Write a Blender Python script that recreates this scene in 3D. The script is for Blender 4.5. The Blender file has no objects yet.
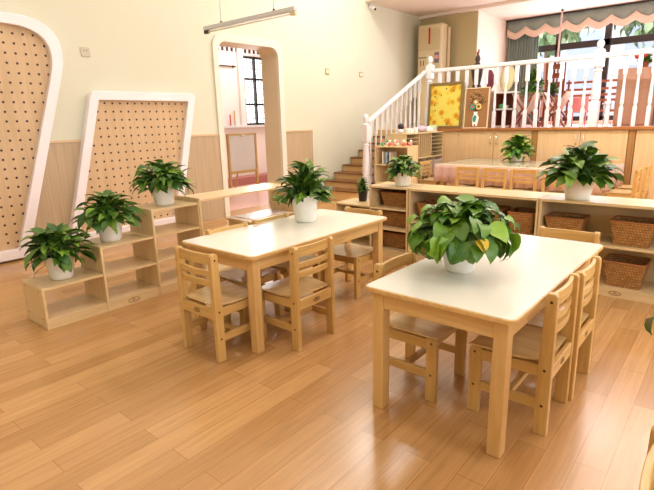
import bpy, bmesh, math, random
from mathutils import Vector, Matrix
C = bpy.context.scene.collection
R = math.radians
PI = math.pi

# ------------------------------------------------------------------ materials
def new_mat(name):
    m = bpy.data.materials.new(name); m.use_nodes = True
    nt = m.node_tree; b = nt.nodes['Principled BSDF']
    return m, nt, b

def srgb(r, g, b):
    f = lambda c: c / 12.92 if c <= 0.04045 else ((c + 0.055) / 1.055) ** 2.4
    return (f(r / 255), f(g / 255), f(b / 255), 1)

def plain(name, col, rough=.5, metal=0, noise=.04, scale=30, spec=.5):
    m, nt, b = new_mat(name)
    tc = nt.nodes.new('ShaderNodeTexCoord'); nz = nt.nodes.new('ShaderNodeTexNoise')
    nz.inputs['Scale'].default_value = scale; nz.inputs['Detail'].default_value = 3
    nt.links.new(tc.outputs['Object'], nz.inputs['Vector'])
    mr = nt.nodes.new('ShaderNodeMapRange')
    mr.inputs['To Min'].default_value = 1 - noise; mr.inputs['To Max'].default_value = 1 + noise
    nt.links.new(nz.outputs['Fac'], mr.inputs['Value'])
    hs = nt.nodes.new('ShaderNodeHueSaturation'); hs.inputs['Color'].default_value = col
    nt.links.new(mr.outputs['Result'], hs.inputs['Value'])
    nt.links.new(hs.outputs['Color'], b.inputs['Base Color'])
    b.inputs['Roughness'].default_value = rough; b.inputs['Metallic'].default_value = metal
    b.inputs['Specular IOR Level'].default_value = spec
    return m

def wood_one(name, c1, c2, axis, rough, fine, spec=.5):
    m, nt, b = new_mat(name)
    tc = nt.nodes.new('ShaderNodeTexCoord'); mp = nt.nodes.new('ShaderNodeMapping')
    sc = [fine, fine, fine]; sc[axis] = fine * .06
    mp.inputs['Scale'].default_value = sc
    oi = nt.nodes.new('ShaderNodeObjectInfo')
    nt.links.new(tc.outputs['Object'], mp.inputs['Vector'])
    cb = nt.nodes.new('ShaderNodeMath'); cb.operation = 'MULTIPLY'; cb.inputs[1].default_value = 37
    nt.links.new(oi.outputs['Random'], cb.inputs[0]); nt.links.new(cb.outputs[0], mp.inputs['Location'])
    nz = nt.nodes.new('ShaderNodeTexNoise'); nz.inputs['Scale'].default_value = 1
    nz.inputs['Detail'].default_value = 5; nz.inputs['Roughness'].default_value = .6; nz.inputs['Distortion'].default_value = .6
    nt.links.new(mp.outputs['Vector'], nz.inputs['Vector'])
    rp = nt.nodes.new('ShaderNodeValToRGB')
    rp.color_ramp.elements[0].position = .3; rp.color_ramp.elements[0].color = c1
    rp.color_ramp.elements[1].position = .7; rp.color_ramp.elements[1].color = c2
    nt.links.new(nz.outputs['Fac'], rp.inputs['Fac'])
    nt.links.new(rp.outputs['Color'], b.inputs['Base Color'])
    b.inputs['Roughness'].default_value = rough; b.inputs['Specular IOR Level'].default_value = spec
    return m

def wood(name, c1, c2, rough=.4, fine=45):
    return [wood_one(name + s, c1, c2, i, rough, fine) for i, s in enumerate(('_x', '_y', '_z'))]

BEECH = wood('beech', srgb(196, 152, 86), srgb(216, 178, 112), .32)
TWOOD = wood('table_wood', srgb(204, 160, 98), srgb(222, 184, 124), .35)
BIRCH = wood('birch', srgb(212, 182, 132), srgb(226, 200, 154), .3, 25)
CABW = wood('cabinet_veneer', srgb(208, 170, 122), srgb(222, 186, 140), .35, 20)
POSTW = wood('dark_post_wood', srgb(146, 102, 54), srgb(164, 118, 68), .35, 25)
STEPW = wood('stair_wood', srgb(214, 172, 114), srgb(230, 192, 136), .35, 30)
TREADW = wood('stair_nosing', srgb(110, 70, 36), srgb(132, 86, 46), .35, 30)
BROWNW = wood('brown_wood', srgb(120, 58, 34), srgb(150, 76, 46), .4, 30)
TANW = wood('tan_panel', srgb(166, 124, 98), srgb(180, 138, 110), .5, 20)
SEATW = wood_one('seat_ply', srgb(206, 172, 118), srgb(222, 192, 140), 1, .2, 25)
MARK = plain('printed_brown', srgb(140, 98, 58), .5)
JAMB = plain('jamb_beige', srgb(222, 204, 170), .5)
LAMIN = plain('table_laminate', srgb(230, 228, 214), .2, noise=.01)
WALLP = plain('wall_paint', srgb(213, 211, 189), .75, noise=.012, scale=3)
WALLB = plain('back_wall_paint', srgb(196, 180, 136), .75, noise=.012, scale=3)
ALCOVE = plain('alcove_paint', srgb(232, 216, 198), .75, noise=.012, scale=3)
CEILP = plain('ceiling_paint', srgb(240, 225, 212), .8, noise=.01, scale=3)
WHITE = plain('white_lacquer', srgb(222, 219, 221), .3, noise=.01)
FRAMEW = plain('white_frame', srgb(240, 232, 234), .45, noise=.01)
CREAMF = plain('cream_frame', srgb(226, 220, 204), .5, noise=.01)
POTW = plain('white_ceramic', srgb(240, 236, 228), .35, noise=.02)
BLACKP = plain('black_plastic', srgb(32, 30, 28), .45)
SOIL = plain('soil', srgb(50, 36, 24), .95, noise=.4, scale=80)
DARKM = plain('dark_screw', srgb(70, 44, 24), .4, metal=.3)
STEEL = plain('grey_metal', srgb(206, 206, 208), .4)
CHROME = plain('brushed_steel', srgb(205, 200, 190), .25, metal=.8)
BEIGEP = plain('beige_plastic', srgb(222, 204, 164), .4)
REDP = plain('red_plastic', srgb(196, 30, 36), .4)
DARKF = plain('dark_window_frame', srgb(48, 38, 36), .4)
PINKC = plain('pink_cloth', srgb(206, 170, 160), .85, noise=.05)
GREENC = plain('grey_green_cloth', srgb(136, 148, 138), .85, noise=.05)
BEIGEC = plain('beige_cloth', srgb(222, 196, 176), .85, noise=.04)
YELLOWC = plain('pale_yellow_cloth', srgb(220, 212, 158), .85)
PURPLEC = plain('plum_fabric', srgb(120, 52, 70), .85, noise=.6, scale=60)
LILAC = plain('lilac_plastic', srgb(198, 180, 190), .3)
GREYBIN = plain('grey_bin', srgb(176, 160, 150), .4)
PINKT = plain('pink_toy', srgb(236, 150, 150), .6)
TEAL = plain('teal_paint', srgb(52, 140, 120), .5)
GREENT = plain('green_toy', srgb(70, 170, 100), .5)
REDF = plain('red_flower', srgb(206, 60, 40), .6)
TILE = plain('corridor_tile', srgb(224, 180, 168), .25, noise=.03)
PINKW = plain('corridor_wall', srgb(240, 228, 222), .7, noise=.01)
ROSE = plain('rose_kerb', srgb(178, 112, 104), .5)
BOARDW = plain('whiteboard', srgb(226, 220, 220), .3)
FACADE = plain('facade', srgb(206, 196, 206), .8)
BLUEG = plain('blue_glass', srgb(170, 176, 204), .4)
GROUND = plain('ground', srgb(190, 180, 170), .9)
STATUE = plain('dark_bronze', srgb(58, 34, 28), .4)
CORK = plain('kraft_board', srgb(150, 106, 62), .8, noise=.08)
GOLDF = plain('olive_gold', srgb(128, 104, 58), .45, metal=.2, noise=.3, scale=90)
TWIG = plain('twig', srgb(92, 58, 30), .8)
PURPLEL = plain('pale_lilac', srgb(196, 176, 196), .6)

def gradient_leaf(name, c_dark, c_light, rough=.35):
    m, nt, b = new_mat(name)
    g = nt.nodes.new('ShaderNodeNewGeometry')
    rp = nt.nodes.new('ShaderNodeValToRGB')
    e = rp.color_ramp.elements
    e[0].position = 0; e[0].color = c_dark
    e[1].position = 1; e[1].color = c_light
    e2 = e.new(.62); e2.color = tuple(c_dark[i] * .6 + c_light[i] * .4 for i in range(3)) + (1,)
    nt.links.new(g.outputs['Random Per Island'], rp.inputs['Fac'])
    tc = nt.nodes.new('ShaderNodeTexCoord'); nz = nt.nodes.new('ShaderNodeTexNoise'); nz.inputs['Scale'].default_value = 40
    nt.links.new(tc.outputs['Object'], nz.inputs['Vector'])
    mr = nt.nodes.new('ShaderNodeMapRange'); mr.inputs['To Min'].default_value = .75; mr.inputs['To Max'].default_value = 1.25
    nt.links.new(nz.outputs['Fac'], mr.inputs['Value'])
    hs = nt.nodes.new('ShaderNodeHueSaturation')
    nt.links.new(rp.outputs['Color'], hs.inputs['Color']); nt.links.new(mr.outputs['Result'], hs.inputs['Value'])
    nt.links.new(hs.outputs['Color'], b.inputs['Base Color'])
    b.inputs['Roughness'].default_value = rough
    return m
LEAF = gradient_leaf('leaf_green', srgb(36, 78, 20), srgb(116, 152, 46), .42)
LEAFB = gradient_leaf('leaf_bright', srgb(44, 96, 18), srgb(132, 170, 46), .42)
STEM = plain('stem', srgb(96, 130, 50), .5)
YLEAF = plain('yellowed_leaf', srgb(206, 172, 40), .5)
TREEL = gradient_leaf('tree_leaf', srgb(96, 130, 80), srgb(190, 208, 166), .6)

def floor_mat():
    m, nt, b = new_mat('oak_laminate')
    g = nt.nodes.new('ShaderNodeNewGeometry'); sx = nt.nodes.new('ShaderNodeSeparateXYZ'); cx = nt.nodes.new('ShaderNodeCombineXYZ')
    nt.links.new(g.outputs['Position'], sx.inputs[0])
    nt.links.new(sx.outputs['Y'], cx.inputs['X']); nt.links.new(sx.outputs['X'], cx.inputs['Y'])
    br = nt.nodes.new('ShaderNodeTexBrick')
    br.offset = .37; br.offset_frequency = 2; br.squash = 1
    br.inputs['Scale'].default_value = 1; br.inputs['Brick Width'].default_value = .82; br.inputs['Row Height'].default_value = .097
    br.inputs['Mortar Size'].default_value = .0011; br.inputs['Mortar Smooth'].default_value = .3; br.inputs['Bias'].default_value = 0
    br.inputs['Color1'].default_value = srgb(180, 134, 82); br.inputs['Color2'].default_value = srgb(202, 156, 102)
    br.inputs['Mortar'].default_value = srgb(150, 100, 54)
    nt.links.new(cx.outputs[0], br.inputs['Vector'])
    mp = nt.nodes.new('ShaderNodeMapping'); mp.inputs['Scale'].default_value = (3, 55, 1)
    nt.links.new(cx.outputs[0], mp.inputs['Vector'])
    nz = nt.nodes.new('ShaderNodeTexNoise'); nz.inputs['Scale'].default_value = 1; nz.inputs['Detail'].default_value = 6; nz.inputs['Distortion'].default_value = 1
    nt.links.new(mp.outputs[0], nz.inputs['Vector'])
    mr = nt.nodes.new('ShaderNodeMapRange'); mr.inputs['From Min'].default_value = .3; mr.inputs['From Max'].default_value = .7
    mr.inputs['To Min'].default_value = .86; mr.inputs['To Max'].default_value = 1.1
    nt.links.new(nz.outputs['Fac'], mr.inputs['Value'])
    hs = nt.nodes.new('ShaderNodeHueSaturation'); nt.links.new(br.outputs['Color'], hs.inputs['Color']); nt.links.new(mr.outputs[0], hs.inputs['Value'])
    nt.links.new(hs.outputs[0], b.inputs['Base Color'])
    b.inputs['Roughness'].default_value = .24; b.inputs['Specular IOR Level'].default_value = .85
    return m
FLOOR = floor_mat()

def wainscot_mat():
    m, nt, b = new_mat('wainscot_board')
    g = nt.nodes.new('ShaderNodeNewGeometry'); mp = nt.nodes.new('ShaderNodeMapping'); mp.inputs['Scale'].default_value = (60, 60, 1.5)
    nt.links.new(g.outputs['Position'], mp.inputs['Vector'])
    nz = nt.nodes.new('ShaderNodeTexNoise'); nz.inputs['Scale'].default_value = 1; nz.inputs['Detail'].default_value = 4
    nt.links.new(mp.outputs[0], nz.inputs['Vector'])
    rp = nt.nodes.new('ShaderNodeValToRGB'); e = rp.color_ramp.elements
    e[0].position = .3; e[0].color = srgb(176, 152, 120); e[1].position = .7; e[1].color = srgb(192, 168, 136)
    nt.links.new(nz.outputs['Fac'], rp.inputs['Fac']); nt.links.new(rp.outputs['Color'], b.inputs['Base Color'])
    b.inputs['Roughness'].default_value = .55
    return m
WAINS = wainscot_mat()

def peg_mat():
    m, nt, b = new_mat('pegboard')
    g = nt.nodes.new('ShaderNodeNewGeometry'); sx = nt.nodes.new('ShaderNodeSeparateXYZ'); nt.links.new(g.outputs['Position'], sx.inputs[0])
    def cell(sock, off):
        a = nt.nodes.new('ShaderNodeMath'); a.operation = 'ADD'; a.inputs[1].default_value = off; nt.links.new(sock, a.inputs[0])
        d = nt.nodes.new('ShaderNodeMath'); d.operation = 'DIVIDE'; d.inputs[1].default_value = .081; nt.links.new(a.outputs[0], d.inputs[0])
        f = nt.nodes.new('ShaderNodeMath'); f.operation = 'FRACT'; nt.links.new(d.outputs[0], f.inputs[0])
        s = nt.nodes.new('ShaderNodeMath'); s.operation = 'SUBTRACT'; s.inputs[1].default_value = .5; nt.links.new(f.outputs[0], s.inputs[0])
        q = nt.nodes.new('ShaderNodeMath'); q.operation = 'POWER'; q.inputs[1].default_value = 2; nt.links.new(s.outputs[0], q.inputs[0])
        return q.outputs[0]
    ad = nt.nodes.new('ShaderNodeMath'); ad.operation = 'ADD'
    nt.links.new(cell(sx.outputs['Y'], .0405 - 1.674 + 8.1), ad.inputs[0]); nt.links.new(cell(sx.outputs['Z'], .0405 - 1.95 + 8.1), ad.inputs[1])
    lt = nt.nodes.new('ShaderNodeMath'); lt.operation = 'LESS_THAN'; lt.inputs[1].default_value = .017; nt.links.new(ad.outputs[0], lt.inputs[0])
    mp = nt.nodes.new('ShaderNodeMapping'); mp.inputs['Scale'].default_value = (14, 14, 1.2); nt.links.new(g.outputs['Position'], mp.inputs['Vector'])
    nz = nt.nodes.new('ShaderNodeTexNoise'); nz.inputs['Scale'].default_value = 1.4; nz.inputs['Detail'].default_value = 5; nz.inputs['Distortion'].default_value = .8
    nt.links.new(mp.outputs[0], nz.inputs['Vector'])
    rp = nt.nodes.new('ShaderNodeValToRGB'); e = rp.color_ramp.elements
    e[0].position = .3; e[0].color = srgb(196, 164, 124); e[1].position = .7; e[1].color = srgb(210, 178, 138)
    nt.links.new(nz.outputs['Fac'], rp.inputs['Fac'])
    mx = nt.nodes.new('ShaderNodeMix'); mx.data_type = 'RGBA'; nt.links.new(lt.outputs[0], mx.inputs['Factor'])
    nt.links.new(rp.outputs['Color'], mx.inputs['A']); mx.inputs['B'].default_value = srgb(50, 32, 22)
    nt.links.new(mx.outputs['Result'], b.inputs['Base Color']); b.inputs['Roughness'].default_value = .5
    return m
PEG = peg_mat()

def wicker_mat():
    m, nt, b = new_mat('wicker')
    tc = nt.nodes.new('ShaderNodeTexCoord')
    sx = nt.nodes.new('ShaderNodeSeparateXYZ'); nt.links.new(tc.outputs['Object'], sx.inputs[0])
    ad = nt.nodes.new('ShaderNodeMath'); ad.operation = 'ADD'; nt.links.new(sx.outputs['X'], ad.inputs[0]); nt.links.new(sx.outputs['Y'], ad.inputs[1])
    cx = nt.nodes.new('ShaderNodeCombineXYZ'); nt.links.new(ad.outputs[0], cx.inputs['X']); nt.links.new(sx.outputs['Z'], cx.inputs['Y'])
    br = nt.nodes.new('ShaderNodeTexBrick'); br.offset = .5
    br.inputs['Scale'].default_value = 1; br.inputs['Brick Width'].default_value = .017; br.inputs['Row Height'].default_value = .017
    br.inputs['Mortar Size'].default_value = .002; br.inputs['Mortar Smooth'].default_value = .6
    br.inputs['Color1'].default_value = srgb(158, 110, 56); br.inputs['Color2'].default_value = srgb(188, 138, 78); br.inputs['Mortar'].default_value = srgb(104, 64, 28)
    nt.links.new(cx.outputs[0], br.inputs['Vector']); nt.links.new(br.outputs['Color'], b.inputs['Base Color'])
    bp = nt.nodes.new('ShaderNodeBump'); bp.inputs['Strength'].default_value = .6; bp.inputs['Distance'].default_value = .003; bp.invert = True
    nt.links.new(br.outputs['Fac'], bp.inputs['Height']); nt.links.new(bp.outputs['Normal'], b.inputs['Normal'])
    b.inputs['Roughness'].default_value = .5
    return m
WICKER = wicker_mat()
WRIM = plain('wicker_rim', srgb(158, 98, 48), .5, noise=.25, scale=150)

def paint_mat():
    # plain abstract blotches: orange, yellow and a few dark green dabs
    m, nt, b = new_mat('abstract_paint')
    tc = nt.nodes.new('ShaderNodeTexCoord')
    v = nt.nodes.new('ShaderNodeTexVoronoi'); v.inputs['Scale'].default_value = 9
    v2 = nt.nodes.new('ShaderNodeTexVoronoi'); v2.inputs['Scale'].default_value = 13
    nt.links.new(tc.outputs['Object'], v.inputs['Vector']); nt.links.new(tc.outputs['Object'], v2.inputs['Vector'])
    rp = nt.nodes.new('ShaderNodeValToRGB'); e = rp.color_ramp.elements
    e[0].position = .0; e[0].color = srgb(160, 92, 10); e[1].position = .6; e[1].color = srgb(214, 196, 84)
    x = e.new(.34); x.color = srgb(204, 142, 16); y = e.new(.46); y.color = srgb(212, 184, 54)
    nt.links.new(v.outputs['Distance'], rp.inputs['Fac'])
    lt = nt.nodes.new('ShaderNodeMath'); lt.operation = 'LESS_THAN'; lt.inputs[1].default_value = .17; nt.links.new(v2.outputs['Distance'], lt.inputs[0])
    mx = nt.nodes.new('ShaderNodeMix'); mx.data_type = 'RGBA'; nt.links.new(lt.outputs[0], mx.inputs['Factor'])
    nt.links.new(rp.outputs['Color'], mx.inputs['A']); mx.inputs['B'].default_value = srgb(96, 88, 34)
    nt.links.new(mx.outputs['Result'], b.inputs['Base Color']); b.inputs['Roughness'].default_value = .6
    return m
ABSTRACT = paint_mat()

def glass_mat(name, tint, rough=.02, mixw=.75):
    m, nt, b = new_mat(name)
    nt.nodes.remove(b)
    out = nt.nodes['Material Output']
    t = nt.nodes.new('ShaderNodeBsdfTransparent'); t.inputs[0].default_value = tint
    g = nt.nodes.new('ShaderNodeBsdfGlossy'); g.inputs['Roughness'].default_value = rough
    fr = nt.nodes.new('ShaderNodeFresnel'); fr.inputs['IOR'].default_value = 1.45
    mx = nt.nodes.new('ShaderNodeMixShader')
    ge = nt.nodes.new('ShaderNodeNewGeometry'); iv = nt.nodes.new('ShaderNodeMath'); iv.operation = 'SUBTRACT'; iv.inputs[0].default_value = 1
    nt.links.new(ge.outputs['Backfacing'], iv.inputs[1]); mu = nt.nodes.new('ShaderNodeMath'); mu.operation = 'MULTIPLY'
    nt.links.new(fr.outputs[0], mu.inputs[0]); nt.links.new(iv.outputs[0], mu.inputs[1])
    nt.links.new(mu.outputs[0], mx.inputs[0]); nt.links.new(t.outputs[0], mx.inputs[1]); nt.links.new(g.outputs[0], mx.inputs[2])
    nt.links.new(mx.outputs[0], out.inputs['Surface'])
    return m
GLASS = glass_mat('clear_glass', (.95, .97, .97, 1))
TGLASS = glass_mat('table_glass', (.95, .97, .95, 1))

def tube_mat(name, col, s):
    m, nt, b = new_mat(name)
    b.inputs['Emission Color'].default_value = col; b.inputs['Emission Strength'].default_value = s
    b.inputs['Base Color'].default_value = col
    return m

# ------------------------------------------------------------------ mesh builder
class MB:
    def __init__(s): s.v = []; s.f = []
    def add(s, vs, fs):
        o = len(s.v); s.v += [tuple(v) for v in vs]; s.f += [tuple(i + o for i in f) for f in fs]; return s
    def box(s, x0, y0, z0, x1, y1, z1):
        x0, x1 = min(x0, x1), max(x0, x1); y0, y1 = min(y0, y1), max(y0, y1); z0, z1 = min(z0, z1), max(z0, z1)
        return s.add([(x0, y0, z0), (x1, y0, z0), (x1, y1, z0), (x0, y1, z0), (x0, y0, z1), (x1, y0, z1), (x1, y1, z1), (x0, y1, z1)],
              [(0, 3, 2, 1), (4, 5, 6, 7), (0, 1, 5, 4), (1, 2, 6, 5), (2, 3, 7, 6), (3, 0, 4, 7)])
    def prism(s, pts, axis, a, b):
        # pts: 2-D outline; axis 0 -> (y,z) extruded in x, 1 -> (x,z) in y, 2 -> (x,y) in z
        n = len(pts)
        def P(p, t): return (t, p[0], p[1]) if axis == 0 else (p[0], t, p[1]) if axis == 1 else (p[0], p[1], t)
        vs = [P(p, a) for p in pts] + [P(p, b) for p in pts]
        fs = [tuple(range(n))[::-1], tuple(range(n, 2 * n))] + [(i, (i + 1) % n, n + (i + 1) % n, n + i) for i in range(n)]
        return s.add(vs, fs)
    def ring(s, outer, inner, axis, a, b):
        n = len(outer)
        def P(p, t): return (t, p[0], p[1]) if axis == 0 else (p[0], t, p[1]) if axis == 1 else (p[0], p[1], t)
        vs = [P(p, a) for p in outer] + [P(p, b) for p in outer] + [P(p, a) for p in inner] + [P(p, b) for p in inner]
        fs = []
        for i in range(n):
            j = (i + 1) % n
            fs += [(i, j, n + j, n + i), (2 * n + j, 2 * n + i, 3 * n + i, 3 * n + j), (n + i, n + j, 3 * n + j, 3 * n + i), (j, i, 2 * n + i, 2 * n + j)]
        return s.add(vs, fs)
    def lathe(s, prof, cx=0, cy=0, n=16, cap=True):
        o = [(cx + r * math.cos(2 * PI * k / n), cy + r * math.sin(2 * PI * k / n), z) for r, z in prof for k in range(n)]
        fs = [(i * n + k, i * n + (k + 1) % n, (i + 1) * n + (k + 1) % n, (i + 1) * n + k) for i in range(len(prof) - 1) for k in range(n)]
        if cap: fs += [tuple(range(n))[::-1], tuple(range((len(prof) - 1) * n, len(prof) * n))]
        return s.add(o, fs)
    def tube(s, pts, r, n=8, cap=True, closed=False):
        pts = [Vector(p) for p in pts]; rings = []
        m = len(pts)
        for i, p in enumerate(pts):
            if closed: d = pts[(i + 1) % m] - pts[i - 1]
            else: d = pts[min(i + 1, m - 1)] - pts[max(i - 1, 0)]
            d.normalize(); u = d.orthogonal() if abs(d.z) > .95 else d.cross(Vector((0, 0, 1)))
            u.normalize(); w = d.cross(u); rr = r[i] if isinstance(r, (list, tuple)) else r
            rings.append([p + rr * (math.cos(2 * PI * k / n) * u + math.sin(2 * PI * k / n) * w) for k in range(n)])
        vs = [v for g in rings for v in g]
        cnt = m if closed else m - 1
        fs = [(i * n + k, i * n + (k + 1) % n, ((i + 1) % m) * n + (k + 1) % n, ((i + 1) % m) * n + k) for i in range(cnt) for k in range(n)]
        if cap and not closed: fs += [tuple(range(n))[::-1], tuple(range((m - 1) * n, m * n))]
        return s.add(vs, fs)
    def ball(s, c, rx, ry=None, rz=None, n=12, m=8):
        ry = ry or rx; rz = rz or rx
        prof = [(math.sin(PI * i / m), -math.cos(PI * i / m)) for i in range(m + 1)]
        vs = [(c[0] + rx * max(r, .001) * math.cos(2 * PI * k / n), c[1] + ry * max(r, .001) * math.sin(2 * PI * k / n), c[2] + rz * z) for r, z in prof for k in range(n)]
        fs = [(i * n + k, i * n + (k + 1) % n, (i + 1) * n + (k + 1) % n, (i + 1) * n + k) for i in range(m) for k in range(n)]
        return s.add(vs, fs)
    def build(s, name, mat, parent=None, bevel=0, smooth=False, seg=2):
        me = bpy.data.meshes.new(name); me.from_pydata(s.v, [], s.f)
        bm = bmesh.new(); bm.from_mesh(me)
        bmesh.ops.recalc_face_normals(bm, faces=bm.faces)
        if bevel:
            es = [e for e in bm.edges if len(e.link_faces) == 2 and e.calc_face_angle(0) > R(35)]
            bmesh.ops.bevel(bm, geom=es, offset=bevel, segments=seg, affect='EDGES', clamp_overlap=True, profile=.5)
        bm.to_mesh(me); bm.free()
        if smooth:
            for p in me.polygons: p.use_smooth = True
        if isinstance(mat, list):
            d = [max(v[i] for v in s.v) - min(v[i] for v in s.v) for i in range(3)]
            mat = mat[d.index(max(d))]
        me.materials.append(mat)
        o = bpy.data.objects.new(name, me); C.objects.link(o)
        if parent: o.parent = parent
        return o
def box(x0, y0, z0, x1, y1, z1): return MB().box(x0, y0, z0, x1, y1, z1)

def tag(o, label, cat, group=None):
    o['label'] = label; o['category'] = cat
    if group: o['group'] = group
    return o
def struct(o): o['kind'] = 'structure'; return o
def thing(name, label, cat, loc=(0, 0, 0), rz=0, group=None):
    o = bpy.data.objects.new(name, None); C.objects.link(o); o.empty_display_size = .1
    o.location = loc; o.rotation_euler = (0, 0, rz)
    return tag(o, label, cat, group)
def dup(root, loc, rz, label, group=None):
    def cp(o, par):
        c = o.copy(); C.objects.link(c)
        if par: c.parent = par
        for ch in o.children: cp(ch, c)
        return c
    r = cp(root, None); r.location = loc; r.rotation_euler = (0, 0, rz); r['label'] = label
    if group: r['group'] = group
    return r
def rrect(x0, y0, x1, y1, r, n=5):
    pts = []
    for cx, cy, a in ((x1 - r, y0 + r, -90), (x1 - r, y1 - r, 0), (x0 + r, y1 - r, 90), (x0 + r, y0 + r, 180)):
        for k in range(n + 1):
            t = R(a + 90 * k / n); pts.append((cx + r * math.cos(t), cy + r * math.sin(t)))
    return pts

# ------------------------------------------------------------------ camera
FPX, YAW, PITCH, ROLL, CH = 489.39, -.69912, .24745, -.02547, 1.154
cy, sy, cp, sp = math.cos(YAW), math.sin(YAW), math.cos(PITCH), math.sin(PITCH)
fw = Vector((sy * cp, cy * cp, -sp)); rt = Vector((cy, -sy, 0)); up = rt.cross(fw)
r2 = rt * math.cos(ROLL) + up * math.sin(ROLL); u2 = up * math.cos(ROLL) - rt * math.sin(ROLL)
cd = bpy.data.cameras.new('camera'); cam = bpy.data.objects.new('camera', cd); C.objects.link(cam)
cd.sensor_width = 36; cd.sensor_fit = 'HORIZONTAL'; cd.lens = FPX / 654 * 36; cd.clip_start = .02
M = Matrix((r2, u2, -fw)).transposed().to_4x4(); M.translation = (0, 0, CH)
cam.matrix_world = M
bpy.context.scene.camera = cam

# ------------------------------------------------------------------ room shell
XW = -4.96          # face of the left wall
ZC = 4.2            # main ceiling
ZP = .99            # raised platform floor
XR, YN = 3.6, -2.6  # right wall, wall behind the camera
DY0, DY1, DZ = 3.955, 4.955, 2.115
struct(box(XW - .3, YN, -.1, XR, 7.5, 0).build('floor', FLOOR))
w = MB()
w.box(XW - .3, YN, 0, XW, DY0 - .03, ZC).box(XW - .3, DY1 + .03, 0, XW, 10.4, ZC).box(XW - .3, DY0 - .03, DZ + .04, XW, DY1 + .03, ZC)
struct(w.build('wall_left', WALLP))
# unseen right and near walls; right-wall window openings added as a daylight source
w = MB()
w.box(XR, YN, 0, XR + .2, 10.4, .75).box(XR, YN, 2.9, XR + .2, 10.4, ZC)
for a, b in ((YN, -1.6), (.2, .6), (2.4, 2.8), (4.6, 10.4)): w.box(XR, a, .75, XR + .2, b, 2.9)
struct(w.build('wall_right', WALLP))
for i, a in enumerate((-1.6, .6, 2.8)):  # frames of the added, unseen windows
    f = struct(MB().ring([(a, .75), (a + 1.8, .75), (a + 1.8, 2.9), (a, 2.9)], [(a + .06, .81), (a + 1.74, .81), (a + 1.74, 2.84), (a + .06, 2.84)], 0, XR + .06, XR + .13)
        .box(XR + .07, a + .87, .81, XR + .12, a + .93, 2.84).build('window_%d' % (i + 2), WHITE))
struct(box(XW - .3, YN - .2, 0, XR + .2, YN, ZC).build('wall_near', WALLP))
struct(box(XW - .3, YN - .2, ZC, XR + .2, 7.0, ZC + .1).build('ceiling', CEILP))
struct(MB().box(XW, 7.0, 3.0, XR, 8.7, 3.08).box(XW, 8.7, 2.95, XR, 10.4, 3.08).box(XW, 7.0, 3.08, XR, 7.12, ZC + .1).build('ceiling_platform', CEILP))
YB = 8.8; XA = -3.84; YW = 10.2
struct(box(XW, YB, ZP, XA, YW + .2, 3.0).build('wall_back', WALLB))
struct(box(XA, YB + .0, ZP, XA + .012, YW, 2.95).build('wall_alcove', ALCOVE))
# raised platform
struct(box(XW, 7.52, 0, XR, 10.4, ZP).build('floor_platform', plain('platform_pink', srgb(226, 170, 160), .35, noise=.03)))

# door frame with rounded top corners
def arch(y0, y1, z1, r, n=6):
    pts = [(y0, 0)]
    for k in range(n + 1): t = R(180 - 90 * k / n); pts.append((y0 + r + r * math.cos(t), z1 - r + r * math.sin(t)))
    for k in range(n + 1): t = R(90 - 90 * k / n); pts.append((y1 - r + r * math.cos(t), z1 - r + r * math.sin(t)))
    pts.append((y1, 0)); return pts
ou, inn = arch(DY0 - .075, DY1 + .085, DZ + .09, .16), arch(DY0, DY1, DZ, .12)
m = MB(); n = len(ou)
def strip(m, ou, inn, x0, x1):
    n = len(ou)
    vs = [(x1, *p) for p in ou] + [(x1, *p) for p in inn] + [(x0, *p) for p in ou] + [(x0, *p) for p in inn]
    fs = []
    for i in range(n - 1):
        fs += [(i, i + 1, n + i + 1, n + i), (2 * n + i, 3 * n + i, 3 * n + i + 1, 2 * n + i + 1), (i, 2 * n + i, 2 * n + i + 1, i + 1), (n + i, n + i + 1, 3 * n + i + 1, 3 * n + i)]
    return m.add(vs, fs)
d1 = struct(strip(m, ou, inn, XW - .02, XW + .025).build('door_1', CREAMF))
ji = arch(DY0 + .002, DY1 - .002, DZ - .002, .12)
struct(strip(MB(), arch(DY0 - .03, DY1 + .03, DZ + .03, .12), ji, XW - .31, XW - .018).build('door_jamb', JAMB, d1))

# wainscot boards with a thin cap
def wains(name, y0, y1):
    struct(MB().box(XW, y0, 0, XW + .012, y1, 1.02).build(name, WAINS))
    struct(MB().box(XW, y0, 1.02, XW + .02, y1, 1.042).build(name + '_cap', plain('cap_beige', srgb(214, 184, 146), .5)))
wains('trim_1', -2.6, DY0 - .075); wains('trim_2', DY1 + .085, 5.62)
struct(box(XW, 5.62, 0, XW + .012, 5.64, 1.05).build('trim_3', CREAMF))

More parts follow.
